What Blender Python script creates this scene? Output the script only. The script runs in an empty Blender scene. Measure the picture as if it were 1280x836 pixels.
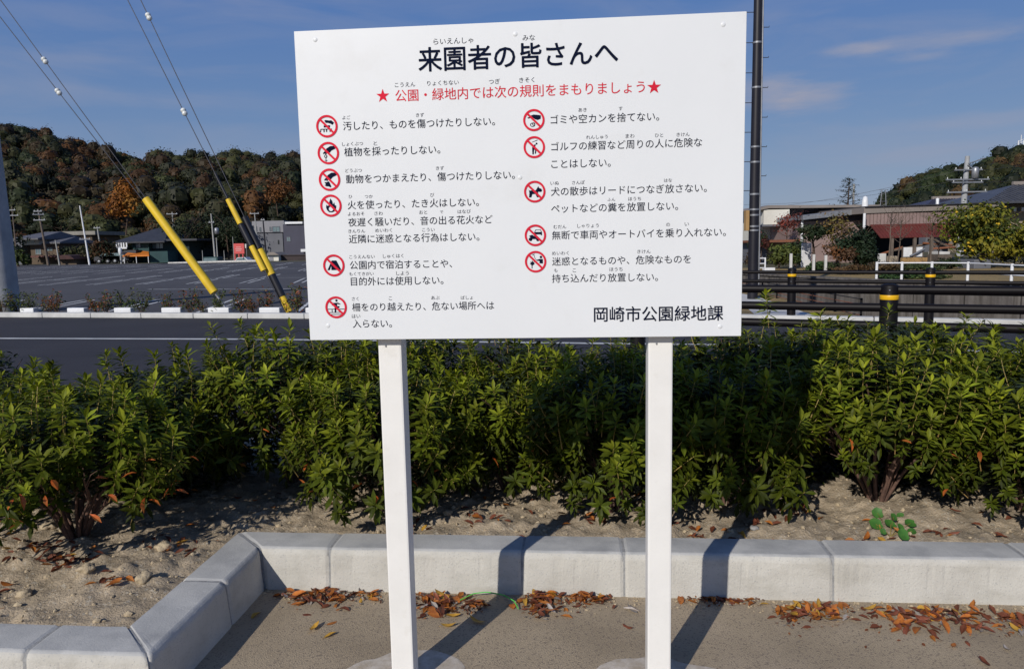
import bpy, bmesh, math, random
import numpy as np
from mathutils import Vector, Matrix, noise, geometry

random.seed(7)
RND = random.Random(11)
NP = np.random.RandomState(5)
S = bpy.context.scene
COL = S.collection
rad = math.radians

# ------------------------------------------------------------------ camera
FOC, CAMH, ROLL = 930.0, 1.45, 0.02
PITCH = math.atan(113 / 930.0)
Fv = Vector((0, math.cos(PITCH), -math.sin(PITCH)))
R0 = Vector((1, 0, 0))
U0 = R0.cross(Fv)
Rv = R0 * math.cos(ROLL) - U0 * math.sin(ROLL)
Uv = U0 * math.cos(ROLL) + R0 * math.sin(ROLL)
cam_data = bpy.data.cameras.new('camera')
cam = bpy.data.objects.new('camera', cam_data)
COL.objects.link(cam)
cam.matrix_world = Matrix(((Rv.x, Uv.x, -Fv.x, 0), (Rv.y, Uv.y, -Fv.y, 0), (Rv.z, Uv.z, -Fv.z, CAMH), (0, 0, 0, 1)))
cam_data.sensor_fit = 'HORIZONTAL'
cam_data.sensor_width = 36
cam_data.lens = 36 * FOC / 1280
cam_data.clip_start = 0.05
cam_data.clip_end = 6000
S.camera = cam

# ------------------------------------------------------------------ sky, sun, exposure
SUN_EL = rad(29.5)
SUN_TRAVEL = Vector((0.5, 0.866, 0))            # the way the light runs over the ground
to_sun = Vector((-0.5 * math.cos(SUN_EL), -0.866 * math.cos(SUN_EL), math.sin(SUN_EL)))
CLOUDS = []
for _px, _py, _wx, _wz, _am in ((1005, 122, .055, .022, .62), (960, 118, .05, .03, .5), (1205, 47, .12, .012, .5), (1155, 70, .035, .007, .42), (1060, 63, .04, .008, .35), (1230, 150, .10, .010, .35), (100, 118, .16, .014, .13), (300, 130, .14, .016, .13), (1160, 190, .08, .012, .28), (60, 10, .10, .02, .2)):
    _d = (Fv + Rv * ((_px - 640) / FOC) - Uv * ((_py - 418) / FOC)).normalized()
    CLOUDS.append((_d.x, _d.y, _d.z, _wx, _wz, _am))
W = bpy.data.worlds.new('World')
S.world = W
W.use_nodes = True
wn, wl = W.node_tree.nodes, W.node_tree.links
wn.clear()
w_out = wn.new('ShaderNodeOutputWorld')
w_bg = wn.new('ShaderNodeBackground')
w_bg.inputs['Strength'].default_value = 0.08
sky = wn.new('ShaderNodeTexSky')
sky.sky_type = 'NISHITA'
sky.sun_disc = False
sky.sun_elevation = SUN_EL
sky.sun_rotation = math.atan2(to_sun.x, to_sun.y)
sky.altitude = 50
sky.air_density = 1.0
sky.dust_density = 0.3
sky.ozone_density = 1.0
wtc = wn.new('ShaderNodeTexCoord')
wsep = wn.new('ShaderNodeSeparateXYZ')
wl.new(wtc.outputs['Generated'], wsep.inputs[0])
wmap = wn.new('ShaderNodeMapping')
wmap.inputs['Scale'].default_value = (2.2, 2.2, 11.0)
wl.new(wtc.outputs['Generated'], wmap.inputs[0])
wno = wn.new('ShaderNodeTexNoise')
wno.inputs['Scale'].default_value = 1.7
wno.inputs['Detail'].default_value = 7
wno.inputs['Roughness'].default_value = 0.55
wno.inputs['Distortion'].default_value = 0.6
wl.new(wmap.outputs[0], wno.inputs[0])
wrm = wn.new('ShaderNodeMapRange')
wrm.inputs['From Min'].default_value = 0.45
wrm.inputs['From Max'].default_value = 0.80
wrm.inputs['To Max'].default_value = 0.38
wl.new(wno.outputs['Fac'], wrm.inputs['Value'])
wmix = wn.new('ShaderNodeMix')
wmix.data_type = 'RGBA'
wmix.inputs['B'].default_value = (4.0, 4.2, 5.4, 1)
# soft low clouds where the day had them: each a wide flat patch broken by noise
cn = wn.new('ShaderNodeTexNoise')
cn.inputs['Scale'].default_value = 3.2; cn.inputs['Detail'].default_value = 8; cn.inputs['Roughness'].default_value = 0.6
wl.new(wmap.outputs[0], cn.inputs[0])
acc = wrm.outputs[0]
for dx, dy, dz, wx, wz, amt in CLOUDS:
    sb = wn.new('ShaderNodeVectorMath'); sb.operation = 'SUBTRACT'; sb.inputs[1].default_value = (dx, dy, dz)
    wl.new(wtc.outputs['Generated'], sb.inputs[0])
    ml = wn.new('ShaderNodeVectorMath'); ml.operation = 'MULTIPLY'; ml.inputs[1].default_value = (1 / wx, 1 / wx, 1 / wz)
    wl.new(sb.outputs[0], ml.inputs[0])
    ln = wn.new('ShaderNodeVectorMath'); ln.operation = 'LENGTH'
    wl.new(ml.outputs[0], ln.inputs[0])
    a1 = wn.new('ShaderNodeMath'); a1.operation = 'ADD'
    n1 = wn.new('ShaderNodeMath'); n1.operation = 'MULTIPLY_ADD'; n1.inputs[1].default_value = -2.6; n1.inputs[2].default_value = 1.3
    wl.new(cn.outputs['Fac'], n1.inputs[0]); wl.new(ln.outputs['Value'], a1.inputs[0]); wl.new(n1.outputs[0], a1.inputs[1])
    mr = wn.new('ShaderNodeMapRange'); mr.interpolation_type = 'SMOOTHSTEP'
    mr.inputs['From Min'].default_value = 1.25; mr.inputs['From Max'].default_value = 0.1
    mr.inputs['To Min'].default_value = 0.0; mr.inputs['To Max'].default_value = amt
    wl.new(a1.outputs[0], mr.inputs['Value'])
    ad = wn.new('ShaderNodeMath'); ad.operation = 'ADD'; ad.use_clamp = True
    wl.new(acc, ad.inputs[0]); wl.new(mr.outputs[0], ad.inputs[1]); acc = ad.outputs[0]
wl.new(acc, wmix.inputs['Factor'])
# clear autumn air: the physical sky mixed with the even blue of this day, by height above the horizon
wrz = wn.new('ShaderNodeValToRGB')
cr_ = wrz.color_ramp
cr_.elements[0].position = 0.0; cr_.elements[0].color = (0.200, 0.265, 0.375, 1)
cr_.elements[1].position = 1.0; cr_.elements[1].color = (0.026, 0.070, 0.21, 1)
for ps, cc in ((0.07, (0.160, 0.235, 0.375)), (0.18, (0.105, 0.190, 0.375)), (0.32, (0.062, 0.145, 0.375)), (0.55, (0.038, 0.10, 0.29))):
    e_ = cr_.elements.new(ps); e_.color = (*cc, 1)
wl.new(wsep.outputs['Z'], wrz.inputs[0])
wsc = wn.new('ShaderNodeMix'); wsc.data_type = 'RGBA'; wsc.blend_type = 'MULTIPLY'; wsc.inputs['Factor'].default_value = 1.0
wsc.inputs['B'].default_value = (14.7, 14.7, 14.7, 1)
wl.new(wrz.outputs[0], wsc.inputs['A'])
wm2 = wn.new('ShaderNodeMix'); wm2.data_type = 'RGBA'; wm2.inputs['Factor'].default_value = 0.88
wl.new(sky.outputs[0], wm2.inputs['A']); wl.new(wsc.outputs['Result'], wm2.inputs['B'])
wl.new(wm2.outputs['Result'], wmix.inputs['A'])
wl.new(wmix.outputs['Result'], w_bg.inputs['Color'])
wl.new(w_bg.outputs[0], w_out.inputs['Surface'])

sun_data = bpy.data.lights.new('sun', 'SUN')
sun_data.energy = 3.6
sun_data.angle = rad(0.5)
sun_data.color = (1.0, 0.945, 0.865)
sun = bpy.data.objects.new('sun', sun_data)
sun.rotation_euler = (-to_sun).to_track_quat('-Z', 'Y').to_euler()
sun.location = (-4, -6, 6)
COL.objects.link(sun)
S.view_settings.view_transform = 'Standard'
S.view_settings.look = 'None'
S.view_settings.exposure = 0.0
S.view_settings.gamma = 1.0
S.view_settings.use_curve_mapping = False
S.render.engine = 'CYCLES'
S.cycles.max_bounces = 6
S.cycles.diffuse_bounces = 3
S.cycles.transparent_max_bounces = 4
S.cycles.use_denoising = True


# ------------------------------------------------------------------ measuring the place
def ray(px, py):
    return Fv + Rv * ((px - 640) / FOC) - Uv * ((py - 418) / FOC)


def atY(px, py, y):                 # the point at distance y seen at a photo pixel
    r = ray(px, py)
    return Vector((0, 0, CAMH)) + r * (y / r.y)


def atZ(px, py, z=0.0):             # the point on the level z
    r = ray(px, py)
    return Vector((0, 0, CAMH)) + r * ((z - CAMH) / r.z)


# ------------------------------------------------------------------ helpers
def tag(o, label=None, cat=None, group=None, kind=None):
    if label: o['label'] = label
    if cat: o['category'] = cat
    if group: o['group'] = group
    if kind: o['kind'] = kind
    return o


def thing(name, label, cat, loc=(0, 0, 0), group=None, rz=0.0):
    o = bpy.data.objects.new(name, None)
    o.empty_display_size = 0.1
    o.location = loc
    o.rotation_euler = (0, 0, rz)
    COL.objects.link(o)
    return tag(o, label, cat, group)


def origin(o):
    v = Vector((0, 0, 0))
    while o is not None:
        v += o.location
        o = o.parent
    return v


class MB:
    """collects shapes; build() links them as one mesh object"""
    def __init__(s):
        s.v, s.f, s.m, s.sm = [], [], [], []

    def add(s, vs, fs, mi=0, smooth=False):
        b = len(s.v)
        s.v.extend([tuple(v) for v in vs])
        for f in fs:
            s.f.append(tuple(i + b for i in f))
            s.m.append(mi)
            s.sm.append(smooth)
        return s

    def box(s, c, size, rz=0.0, mi=0, tilt=None):
        hx, hy, hz = size[0] / 2, size[1] / 2, size[2] / 2
        M = Matrix.Translation(Vector(c)) @ Matrix.Rotation(rz, 4, 'Z')
        if tilt is not None: M = M @ tilt
        vs = [M @ Vector((x, y, z)) for z in (-hz, hz) for y in (-hy, hy) for x in (-hx, hx)]
        return s.add(vs, [(0, 2, 3, 1), (4, 5, 7, 6), (0, 1, 5, 4), (2, 6, 7, 3), (0, 4, 6, 2), (1, 3, 7, 5)], mi)

    def cbox(s, c, size, rz=0.0, b=0.005, mi=0, M=None):
        """box with chamfered edges"""
        bm = bmesh.new()
        bmesh.ops.create_cube(bm, size=1.0)
        for v in bm.verts: v.co = Vector((v.co.x * size[0], v.co.y * size[1], v.co.z * size[2]))
        bmesh.ops.bevel(bm, geom=bm.edges[:], offset=b, segments=2, affect='EDGES', profile=0.6)
        T = Matrix.Translation(Vector(c)) @ Matrix.Rotation(rz, 4, 'Z')
        if M is not None: T = T @ M
        bm.verts.index_update()
        s.add([T @ v.co for v in bm.verts], [[v.index for v in f.verts] for f in bm.faces], mi)
        bm.free()
        return s

    def mm(s, x0, x1, y0, y1, z0, z1, mi=0):
        return s.box(((x0 + x1) / 2, (y0 + y1) / 2, (z0 + z1) / 2), (abs(x1 - x0), abs(y1 - y0), abs(z1 - z0)), 0, mi)

    def tube(s, pts, r, n=8, mi=0, caps=True, smooth=True):
        pts = [Vector(p) for p in pts]
        if not hasattr(r, '__len__'): r = [r] * len(pts)
        vs, fs = [], []
        prev = None
        for i, p in enumerate(pts):
            d = (pts[min(i + 1, len(pts) - 1)] - pts[max(i - 1, 0)])
            if d.length < 1e-9: d = Vector((0, 0, 1))
            d.normalize()
            if prev is None:
                a = d.orthogonal().normalized()
            else:
                a = prev - d * prev.dot(d)
                a = a.normalized() if a.length > 1e-6 else d.orthogonal().normalized()
            prev = a
            b = d.cross(a)
            for k in range(n):
                t = 2 * math.pi * k / n
                vs.append(p + (a * math.cos(t) + b * math.sin(t)) * r[i])
        for i in range(len(pts) - 1):
            for k in range(n):
                k2 = (k + 1) % n
                fs.append((i * n + k, i * n + k2, (i + 1) * n + k2, (i + 1) * n + k))
        s.add(vs, fs, mi, smooth)
        if caps:
            s.add(vs[:n], [tuple(reversed(range(n)))], mi)
            s.add(vs[-n:], [tuple(range(n))], mi)
        return s

    def prism(s, poly, y0, y1, mi=0, rz=0.0, o=(0, 0)):
        """outline in x,z; depth from y0 to y1; turned by rz about (o)"""
        n = len(poly)
        c, q = math.cos(rz), math.sin(rz)
        vs = []
        for y in (y0, y1):
            for (x, z) in poly:
                dx, dy = x - o[0], y - o[1]
                vs.append((o[0] + dx * c - dy * q, o[1] + dx * q + dy * c, z))
        tri = geometry.tessellate_polygon([[Vector((x, z, 0)) for x, z in poly]])
        fs = [tuple(t) for t in tri] + [tuple(n + i for i in reversed(t)) for t in tri]
        fs += [(i, (i + 1) % n, n + (i + 1) % n, n + i) for i in range(n)]
        return s.add(vs, fs, mi)

    def slab(s, poly, z0, z1, mi=0):
        """outline in x,y"""
        n = len(poly)
        vs = [(x, y, z) for z in (z0, z1) for x, y in poly]
        tri = geometry.tessellate_polygon([[Vector((x, y, 0)) for x, y in poly]])
        fs = [tuple(n + i for i in t) for t in tri] + [tuple(reversed(t)) for t in tri]
        fs += [(i, (i + 1) % n, n + (i + 1) % n, n + i) for i in range(n)]
        return s.add(vs, fs, mi)

    def lathe(s, c, prof, n=12, mi=0):
        vs = [(c[0] + r * math.cos(2 * math.pi * k / n), c[1] + r * math.sin(2 * math.pi * k / n), c[2] + z) for r, z in prof for k in range(n)]
        fs = [(i * n + k, i * n + (k + 1) % n, (i + 1) * n + (k + 1) % n, (i + 1) * n + k) for i in range(len(prof) - 1) for k in range(n)]
        s.add(vs, fs, mi, True)
        if prof[-1][0] > 1e-4: s.add(vs[-n:], [tuple(range(n))], mi)
        return s

    def mesh(s, name, mats, off=Vector((0, 0, 0)), col=None):
        me = bpy.data.meshes.new(name)
        vs = [(v[0] - off.x, v[1] - off.y, v[2] - off.z) for v in s.v]
        me.from_pydata(vs, [], s.f)
        for m in (mats if isinstance(mats, (list, tuple)) else [mats]): me.materials.append(m)
        me.polygons.foreach_set('material_index', s.m)
        me.polygons.foreach_set('use_smooth', s.sm)
        me.update()
        return me

    def build(s, name, mats, parent=None, label=None, kind=None, fix=True):
        off = origin(parent) if parent is not None else Vector((0, 0, 0))
        me = s.mesh(name, mats, off)
        if fix:
            bm = bmesh.new(); bm.from_mesh(me)
            bmesh.ops.recalc_face_normals(bm, faces=bm.faces[:])
            bm.to_mesh(me); bm.free()
        o = bpy.data.objects.new(name, me)
        if parent is not None: o.parent = parent
        COL.objects.link(o)
        return tag(o, label, None, None, kind)


def solo(mb, name, mats, label, cat, group=None, loc=None):
    """a thing that is one mesh, its origin at its base"""
    v = np.array(mb.v)
    off = Vector(loc) if loc is not None else Vector(((v[:, 0].min() + v[:, 0].max()) / 2, (v[:, 1].min() + v[:, 1].max()) / 2, v[:, 2].min()))
    me = mb.mesh(name, mats, off)
    bm = bmesh.new(); bm.from_mesh(me)
    bmesh.ops.recalc_face_normals(bm, faces=bm.faces[:])
    bm.to_mesh(me); bm.free()
    o = bpy.data.objects.new(name, me)
    o.location = off
    COL.objects.link(o)
    return tag(o, label, cat, group)


def inst(name, me, parent, loc, rot=(0, 0, 0), scale=1.0):
    o = bpy.data.objects.new(name, me)
    o.parent = parent
    o.location = loc
    o.rotation_euler = rot
    o.scale = (scale,) * 3 if not hasattr(scale, '__len__') else scale
    COL.objects.link(o)
    return o


# ------------------------------------------------------------------ materials
def mat(name, c1, c2=None, scale=8.0, rough=0.7, bump=0.0, bscale=None, detail=5, metal=0.0, spec=0.4,
        stretch=None, ramp=(0.35, 0.65), attr=None, transl=0.0, dirt=None, speck=None, rvar=0.0):
    m = bpy.data.materials.new(name)
    m.use_nodes = True
    n, l = m.node_tree.nodes, m.node_tree.links
    n.clear()
    out = n.new('ShaderNodeOutputMaterial')
    b = n.new('ShaderNodeBsdfPrincipled')
    b.inputs['Roughness'].default_value = rough
    b.inputs['Metallic'].default_value = metal
    b.inputs['Specular IOR Level'].default_value = spec
    tc = n.new('ShaderNodeTexCoord')
    vec = tc.outputs['Object']
    if stretch:
        mp = n.new('ShaderNodeMapping')
        mp.inputs['Scale'].default_value = stretch
        l.new(vec, mp.inputs[0])
        vec = mp.outputs[0]
    c2 = c2 or tuple(x * 0.82 for x in c1)
    no = n.new('ShaderNodeTexNoise')
    no.inputs['Scale'].default_value = scale
    no.inputs['Detail'].default_value = detail
    no.inputs['Roughness'].default_value = 0.6
    l.new(vec, no.inputs[0])
    rp = n.new('ShaderNodeMapRange')
    rp.inputs['From Min'].default_value, rp.inputs['From Max'].default_value = ramp
    l.new(no.outputs['Fac'], rp.inputs['Value'])
    mx = n.new('ShaderNodeMix')
    mx.data_type = 'RGBA'
    mx.inputs['A'].default_value = (*c1, 1)
    mx.inputs['B'].default_value = (*c2, 1)
    l.new(rp.outputs[0], mx.inputs['Factor'])
    col = mx.outputs['Result']
    if attr:                                    # colour kept on the mesh: the thing's own, on hedge shoots also painted shade
        at = n.new('ShaderNodeVertexColor')
        at.layer_name = attr
        m2 = n.new('ShaderNodeMix')
        m2.data_type = 'RGBA'; m2.blend_type = 'MULTIPLY'
        m2.inputs['Factor'].default_value = 1.0
        l.new(col, m2.inputs['A']); l.new(at.outputs['Color'], m2.inputs['B'])
        col = m2.outputs['Result']
    if rvar:
        oi = n.new('ShaderNodeObjectInfo')
        hs = n.new('ShaderNodeHueSaturation')
        r1 = n.new('ShaderNodeMapRange')
        r1.inputs['To Min'].default_value = 1 - rvar; r1.inputs['To Max'].default_value = 1 + rvar
        l.new(oi.outputs['Random'], r1.inputs['Value'])
        l.new(r1.outputs[0], hs.inputs['Value'])
        l.new(col, hs.inputs['Color'])
        col = hs.outputs['Color']
    if dirt:                                    # (colour, scale, low, high, amount) stains with a shape of their own
        dn = n.new('ShaderNodeTexNoise')
        dn.inputs['Scale'].default_value = dirt[1]
        dn.inputs['Detail'].default_value = 8
        dn.inputs['Roughness'].default_value = 0.65
        dm = n.new('ShaderNodeMapping')
        dm.inputs['Scale'].default_value = dirt[5] if len(dirt) > 5 else (1, 1, 1)
        dm.inputs['Location'].default_value = (3.1, 7.7, 1.3)
        l.new(tc.outputs['Object'], dm.inputs[0]); l.new(dm.outputs[0], dn.inputs[0])
        dr = n.new('ShaderNodeMapRange')
        dr.inputs['From Min'].default_value, dr.inputs['From Max'].default_value = dirt[2], dirt[3]
        dr.inputs['To Max'].default_value = dirt[4]
        l.new(dn.outputs['Fac'], dr.inputs['Value'])
        m3 = n.new('ShaderNodeMix')
        m3.data_type = 'RGBA'
        m3.inputs['B'].default_value = (*dirt[0], 1)
        l.new(dr.outputs[0], m3.inputs['Factor']); l.new(col, m3.inputs['A'])
        col = m3.outputs['Result']
    if speck:                                   # (colour, scale, threshold, amount) grains
        vo = n.new('ShaderNodeTexVoronoi')
        vo.inputs['Scale'].default_value = speck[1]
        l.new(tc.outputs['Object'], vo.inputs['Vector'])
        sp = n.new('ShaderNodeSeparateColor')
        l.new(vo.outputs['Color'], sp.inputs[0])
        sr = n.new('ShaderNodeMapRange')
        sr.inputs['From Min'].default_value = speck[2]; sr.inputs['From Max'].default_value = speck[2] + 0.05
        sr.inputs['To Max'].default_value = speck[3]
        l.new(sp.outputs[0], sr.inputs['Value'])
        m4 = n.new('ShaderNodeMix')
        m4.data_type = 'RGBA'
        m4.inputs['B'].default_value = (*speck[0], 1)
        l.new(sr.outputs[0], m4.inputs['Factor']); l.new(col, m4.inputs['A'])
        col = m4.outputs['Result']
    l.new(col, b.inputs['Base Color'])
    if bump:
        bn = n.new('ShaderNodeTexNoise')
        bn.inputs['Scale'].default_value = bscale or scale * 4
        bn.inputs['Detail'].default_value = 6
        bn.inputs['Roughness'].default_value = 0.65
        l.new(tc.outputs['Object'], bn.inputs[0])
        bp = n.new('ShaderNodeBump')
        bp.inputs['Strength'].default_value = 1.0
        bp.inputs['Distance'].default_value = bump
        l.new(bn.outputs['Fac'], bp.inputs['Height'])
        l.new(bp.outputs[0], b.inputs['Normal'])
    if transl:
        tr = n.new('ShaderNodeBsdfTranslucent')
        l.new(col, tr.inputs['Color'])
        ms = n.new('ShaderNodeMixShader')
        ms.inputs[0].default_value = transl
        l.new(b.outputs[0], ms.inputs[1]); l.new(tr.outputs[0], ms.inputs[2])
        l.new(ms.outputs[0], out.inputs['Surface'])
    else:
        l.new(b.outputs[0], out.inputs['Surface'])
    return m


m_board = mat('board_white', (0.74, 0.76, 0.775), (0.72, 0.74, 0.755), 3, 0.35, 0.0, spec=0.4, dirt=((0.62, 0.62, 0.6), 6, 0.58, 0.8, 0.35))
m_post = mat('post_white_paint', (0.80, 0.79, 0.76), (0.76, 0.75, 0.72), 9, 0.4, 0.0004, 60, dirt=((0.6, 0.57, 0.5), 20, 0.6, 0.8, 0.4))
m_ink = mat('ink_navy', (0.006, 0.010, 0.030), None, 3, 0.9, spec=0.05)
m_red = mat('ink_red', (0.70, 0.022, 0.05), None, 3, 0.8, spec=0.1)
m_kerb = mat('kerb_concrete', (0.57, 0.55, 0.495), (0.49, 0.47, 0.42), 5, 0.85, 0.003, 110, dirt=((0.33, 0.31, 0.26), 3.5, 0.50, 0.74, 0.6, (1, 1, 2.2)), speck=((0.32, 0.32, 0.31), 260, 0.93, 0.5))
m_kerbtop = mat('kerb_top_weathered', (0.50, 0.495, 0.47), (0.40, 0.40, 0.385), 6, 0.8, 0.0015, 140, dirt=((0.24, 0.245, 0.25), 5, 0.50, 0.75, 0.7), speck=((0.4, 0.4, 0.4), 300, 0.94, 0.4))
m_mortar = mat('mortar', (0.36, 0.36, 0.35), (0.24, 0.24, 0.235), 40, 0.9, 0.003, 200)
m_pave = mat('sandy_asphalt', (0.45, 0.36, 0.245), (0.33, 0.262, 0.178), 2.2, 0.9, 0.006, 190, detail=9,
             dirt=((0.52, 0.42, 0.31), 1.3, 0.5, 0.75, 0.6), speck=((0.15, 0.12, 0.10), 190, 0.86, 0.6))
m_soil = mat('sandy_soil', (0.50, 0.405, 0.285), (0.30, 0.24, 0.165), 9, 0.95, 0.012, 90, detail=9, speck=((0.52, 0.47, 0.38), 110, 0.90, 0.6))
m_clod = mat('soil_clod', (0.54, 0.44, 0.29), (0.38, 0.3, 0.2), 30, 0.95, 0.006, 120)
m_stone = mat('pebble', (0.32, 0.31, 0.29), (0.2, 0.19, 0.18), 40, 0.7, 0.002, 120)
m_foot = mat('footing_concrete', (0.60, 0.54, 0.46), (0.42, 0.35, 0.26), 22, 0.9, 0.0015, 150, detail=8)
m_road = mat('road_asphalt', (0.036, 0.035, 0.042), (0.027, 0.0265, 0.033), 0.5, 0.85, 0.006, 60, detail=8, dirt=((0.020, 0.020, 0.025), 0.25, 0.5, 0.7, 0.7, (1, 4, 1)))
m_lot = mat('lot_asphalt', (0.080, 0.078, 0.084), (0.055, 0.054, 0.060), 0.15, 0.9, 0.006, 40, detail=9)
m_line = mat('road_paint', (0.62, 0.63, 0.62), (0.40, 0.41, 0.41), 2.5, 0.7, 0.0, detail=8)
m_lotline = mat('bay_paint', (0.62, 0.63, 0.63), (0.22, 0.22, 0.23), 0.9, 0.8, 0.0, detail=10, ramp=(0.5, 0.7))
m_ground = mat('bare_ground', (0.10, 0.095, 0.045), (0.075, 0.065, 0.04), 0.3, 0.95, 0.02, 6, detail=9)
m_drygrass = mat('dry_grass_ground', (0.34, 0.235, 0.10), (0.22, 0.165, 0.065), 1.6, 0.95, 0.03, 30, detail=9)
m_whiteconc = mat('pale_concrete', (0.62, 0.61, 0.58), (0.5, 0.49, 0.47), 2.5, 0.85, 0.004, 40)
m_wall = mat('stained_concrete', (0.165, 0.15, 0.135), (0.10, 0.09, 0.085), 1.4, 0.9, 0.01, 20, dirt=((0.045, 0.038, 0.032), 2.6, 0.42, 0.66, 0.85, (2.2, 2.2, 0.2)))
m_water = mat('canal_bed', (0.10, 0.085, 0.055), (0.06, 0.055, 0.035), 0.8, 0.5, 0.02, 5)
m_black = mat('black_brown_metal', (0.007, 0.0055, 0.0065), (0.005, 0.004, 0.005), 5, 0.5, 0.0, spec=0.2)
m_yellow = mat('reflective_yellow', (0.85, 0.50, 0.01), (0.75, 0.42, 0.01), 5, 0.4)
m_guard = mat('guy_guard_yellow', (0.82, 0.56, 0.03), (0.66, 0.44, 0.03), 4, 0.5, dirt=((0.30, 0.20, 0.05), 7, 0.56, 0.75, 0.55, (1, 1, .4)))
m_guardblack = mat('guy_guard_black', (0.014, 0.014, 0.018), (0.02, 0.02, 0.026), 6, 0.4)
m_galv = mat('galvanised_steel', (0.33, 0.34, 0.36), (0.24, 0.25, 0.27), 7, 0.45, 0.0006, 40, metal=0.5)
m_wire = mat('steel_wire', (0.07, 0.07, 0.08), None, 5, 0.5, metal=0.4)
m_darkwire = mat('dark_wire', (0.05, 0.05, 0.06), None, 5, 0.5)
m_porc = mat('white_porcelain', (0.78, 0.80, 0.78), (0.6, 0.62, 0.6), 20, 0.2)
m_polec = mat('pole_concrete', (0.40, 0.41, 0.42), (0.30, 0.31, 0.32), 3, 0.8, 0.003, 30, dirt=((0.2, 0.2, 0.21), 2, 0.5, 0.8, 0.5, (3, 3, 0.3)))
m_poledark = mat('pole_brown_coat', (0.015, 0.014, 0.02), (0.011, 0.010, 0.015), 5, 0.45)
m_polepale = mat('pole_pale', (0.36, 0.36, 0.34), None, 4, 0.7)
m_bark = mat('bark', (0.10, 0.065, 0.045), (0.055, 0.038, 0.028), 30, 0.9, 0.004, 60)
m_barkred = mat('shrub_bark', (0.15, 0.085, 0.06), (0.075, 0.042, 0.032), 25, 0.8, 0.003, 90)
m_stem = mat('green_stem', (0.32, 0.28, 0.08), (0.28, 0.16, 0.06), 9, 0.6)
m_leaf = mat('shrub_leaf', (0.088, 0.122, 0.010), (0.052, 0.078, 0.008), 30, 0.52, 0.0, attr='col', transl=0.25, rvar=0.3, spec=0.16)
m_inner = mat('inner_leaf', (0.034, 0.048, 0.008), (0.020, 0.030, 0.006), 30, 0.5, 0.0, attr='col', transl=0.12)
m_foliage = mat('tree_leaf', (1, 1, 1), (0.8, 0.8, 0.8), 0.4, 0.6, 0.0, attr='col', transl=0.15, spec=0.25)
m_redleaf = mat('turning_leaf', (0.62, 0.11, 0.02), (0.40, 0.15, 0.03), 40, 0.5, transl=0.25, rvar=0.3)
m_dry = [mat('dry_leaf_orange', (0.50, 0.17, 0.030), (0.30, 0.085, 0.02), 45, 0.5, 0.002, 90, transl=0.12, rvar=0.3),
         mat('dry_leaf_brown', (0.20, 0.06, 0.028), (0.10, 0.03, 0.018), 45, 0.55, 0.002, 90, transl=0.08, rvar=0.35),
         mat('dry_leaf_yellow', (0.58, 0.33, 0.05), (0.36, 0.2, 0.03), 45, 0.5, 0.002, 90, transl=0.15, rvar=0.2),
         mat('dry_leaf_grey', (0.42, 0.38, 0.34), (0.22, 0.18, 0.15), 45, 0.7, 0.002, 90, rvar=0.3)]
m_weed = mat('clover_leaf', (0.07, 0.20, 0.035), (0.045, 0.14, 0.025), 30, 0.5, transl=0.2, rvar=0.15)
m_roofd = mat('roof_dark', (0.045, 0.048, 0.06), (0.03, 0.032, 0.04), 1.5, 0.6, 0.02, 8)
m_rooft = mat('roof_taupe', (0.26, 0.225, 0.20), (0.21, 0.185, 0.165), 0.6, 0.7)
m_pink = mat('corrugated_mauve', (0.30, 0.215, 0.195), (0.245, 0.175, 0.16), 0.5, 0.6, dirt=((0.14, 0.09, 0.08), 0.8, 0.55, 0.75, 0.5, (4, 4, 0.4)))
m_maroon = mat('awning_maroon', (0.145, 0.028, 0.022), (0.10, 0.022, 0.018), 0.7, 0.6)
m_navyroof = mat('navy_sheet', (0.055, 0.055, 0.085), (0.045, 0.045, 0.07), 0.6, 0.55)
m_greyw = mat('grey_wall', (0.15, 0.155, 0.175), (0.12, 0.125, 0.145), 0.6, 0.8)
m_greyl = mat('light_grey_wall', (0.27, 0.27, 0.285), (0.23, 0.23, 0.25), 0.6, 0.8)
m_cream = mat('cream_wall', (0.72, 0.70, 0.62), (0.62, 0.60, 0.53), 0.6, 0.75)
m_white = mat('white_metal', (0.78, 0.79, 0.80), (0.66, 0.67, 0.68), 3, 0.4)
m_teal = mat('teal_wall', (0.028, 0.075, 0.075), (0.022, 0.055, 0.058), 0.6, 0.8)
m_brownw = mat('brown_wall', (0.13, 0.095, 0.065), (0.09, 0.065, 0.045), 0.8, 0.85)
m_beige = mat('beige_wall', (0.35, 0.29, 0.21), (0.27, 0.22, 0.16), 0.8, 0.85)
m_darkin = mat('dark_opening', (0.012, 0.012, 0.014), None, 2, 0.8)
m_glass = mat('window_glass', (0.10, 0.15, 0.17), (0.2, 0.27, 0.27), 0.8, 0.12, spec=0.8)
m_orange = mat('orange_awning', (0.72, 0.22, 0.02), (0.6, 0.17, 0.02), 2, 0.6)
m_redsign = mat('red_sign', (0.66, 0.10, 0.09), (0.58, 0.085, 0.08), 3, 0.5)
m_pinkink = mat('pale_print', (0.75, 0.42, 0.4), None, 5, 0.6)
m_rust = mat('rusty_sheet', (0.26, 0.10, 0.05), (0.17, 0.07, 0.04), 1.5, 0.8)
m_timber = mat('weathered_timber', (0.16, 0.125, 0.10), (0.10, 0.08, 0.065), 4, 0.9)
m_ochre = mat('ochre_board', (0.42, 0.26, 0.10), (0.3, 0.18, 0.08), 1.5, 0.8)
m_tyre = mat('tyre_rubber', (0.015, 0.015, 0.016), None, 5, 0.8)
m_string = mat('green_cord', (0.10, 0.50, 0.08), None, 5, 0.5)
m_fruit = mat('yellow_fruit', (0.62, 0.44, 0.03), (0.55, 0.36, 0.02), 5, 0.5)
m_under = mat('forest_floor', (0.022, 0.020, 0.012), (0.03, 0.024, 0.014), 0.1, 0.95)
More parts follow.
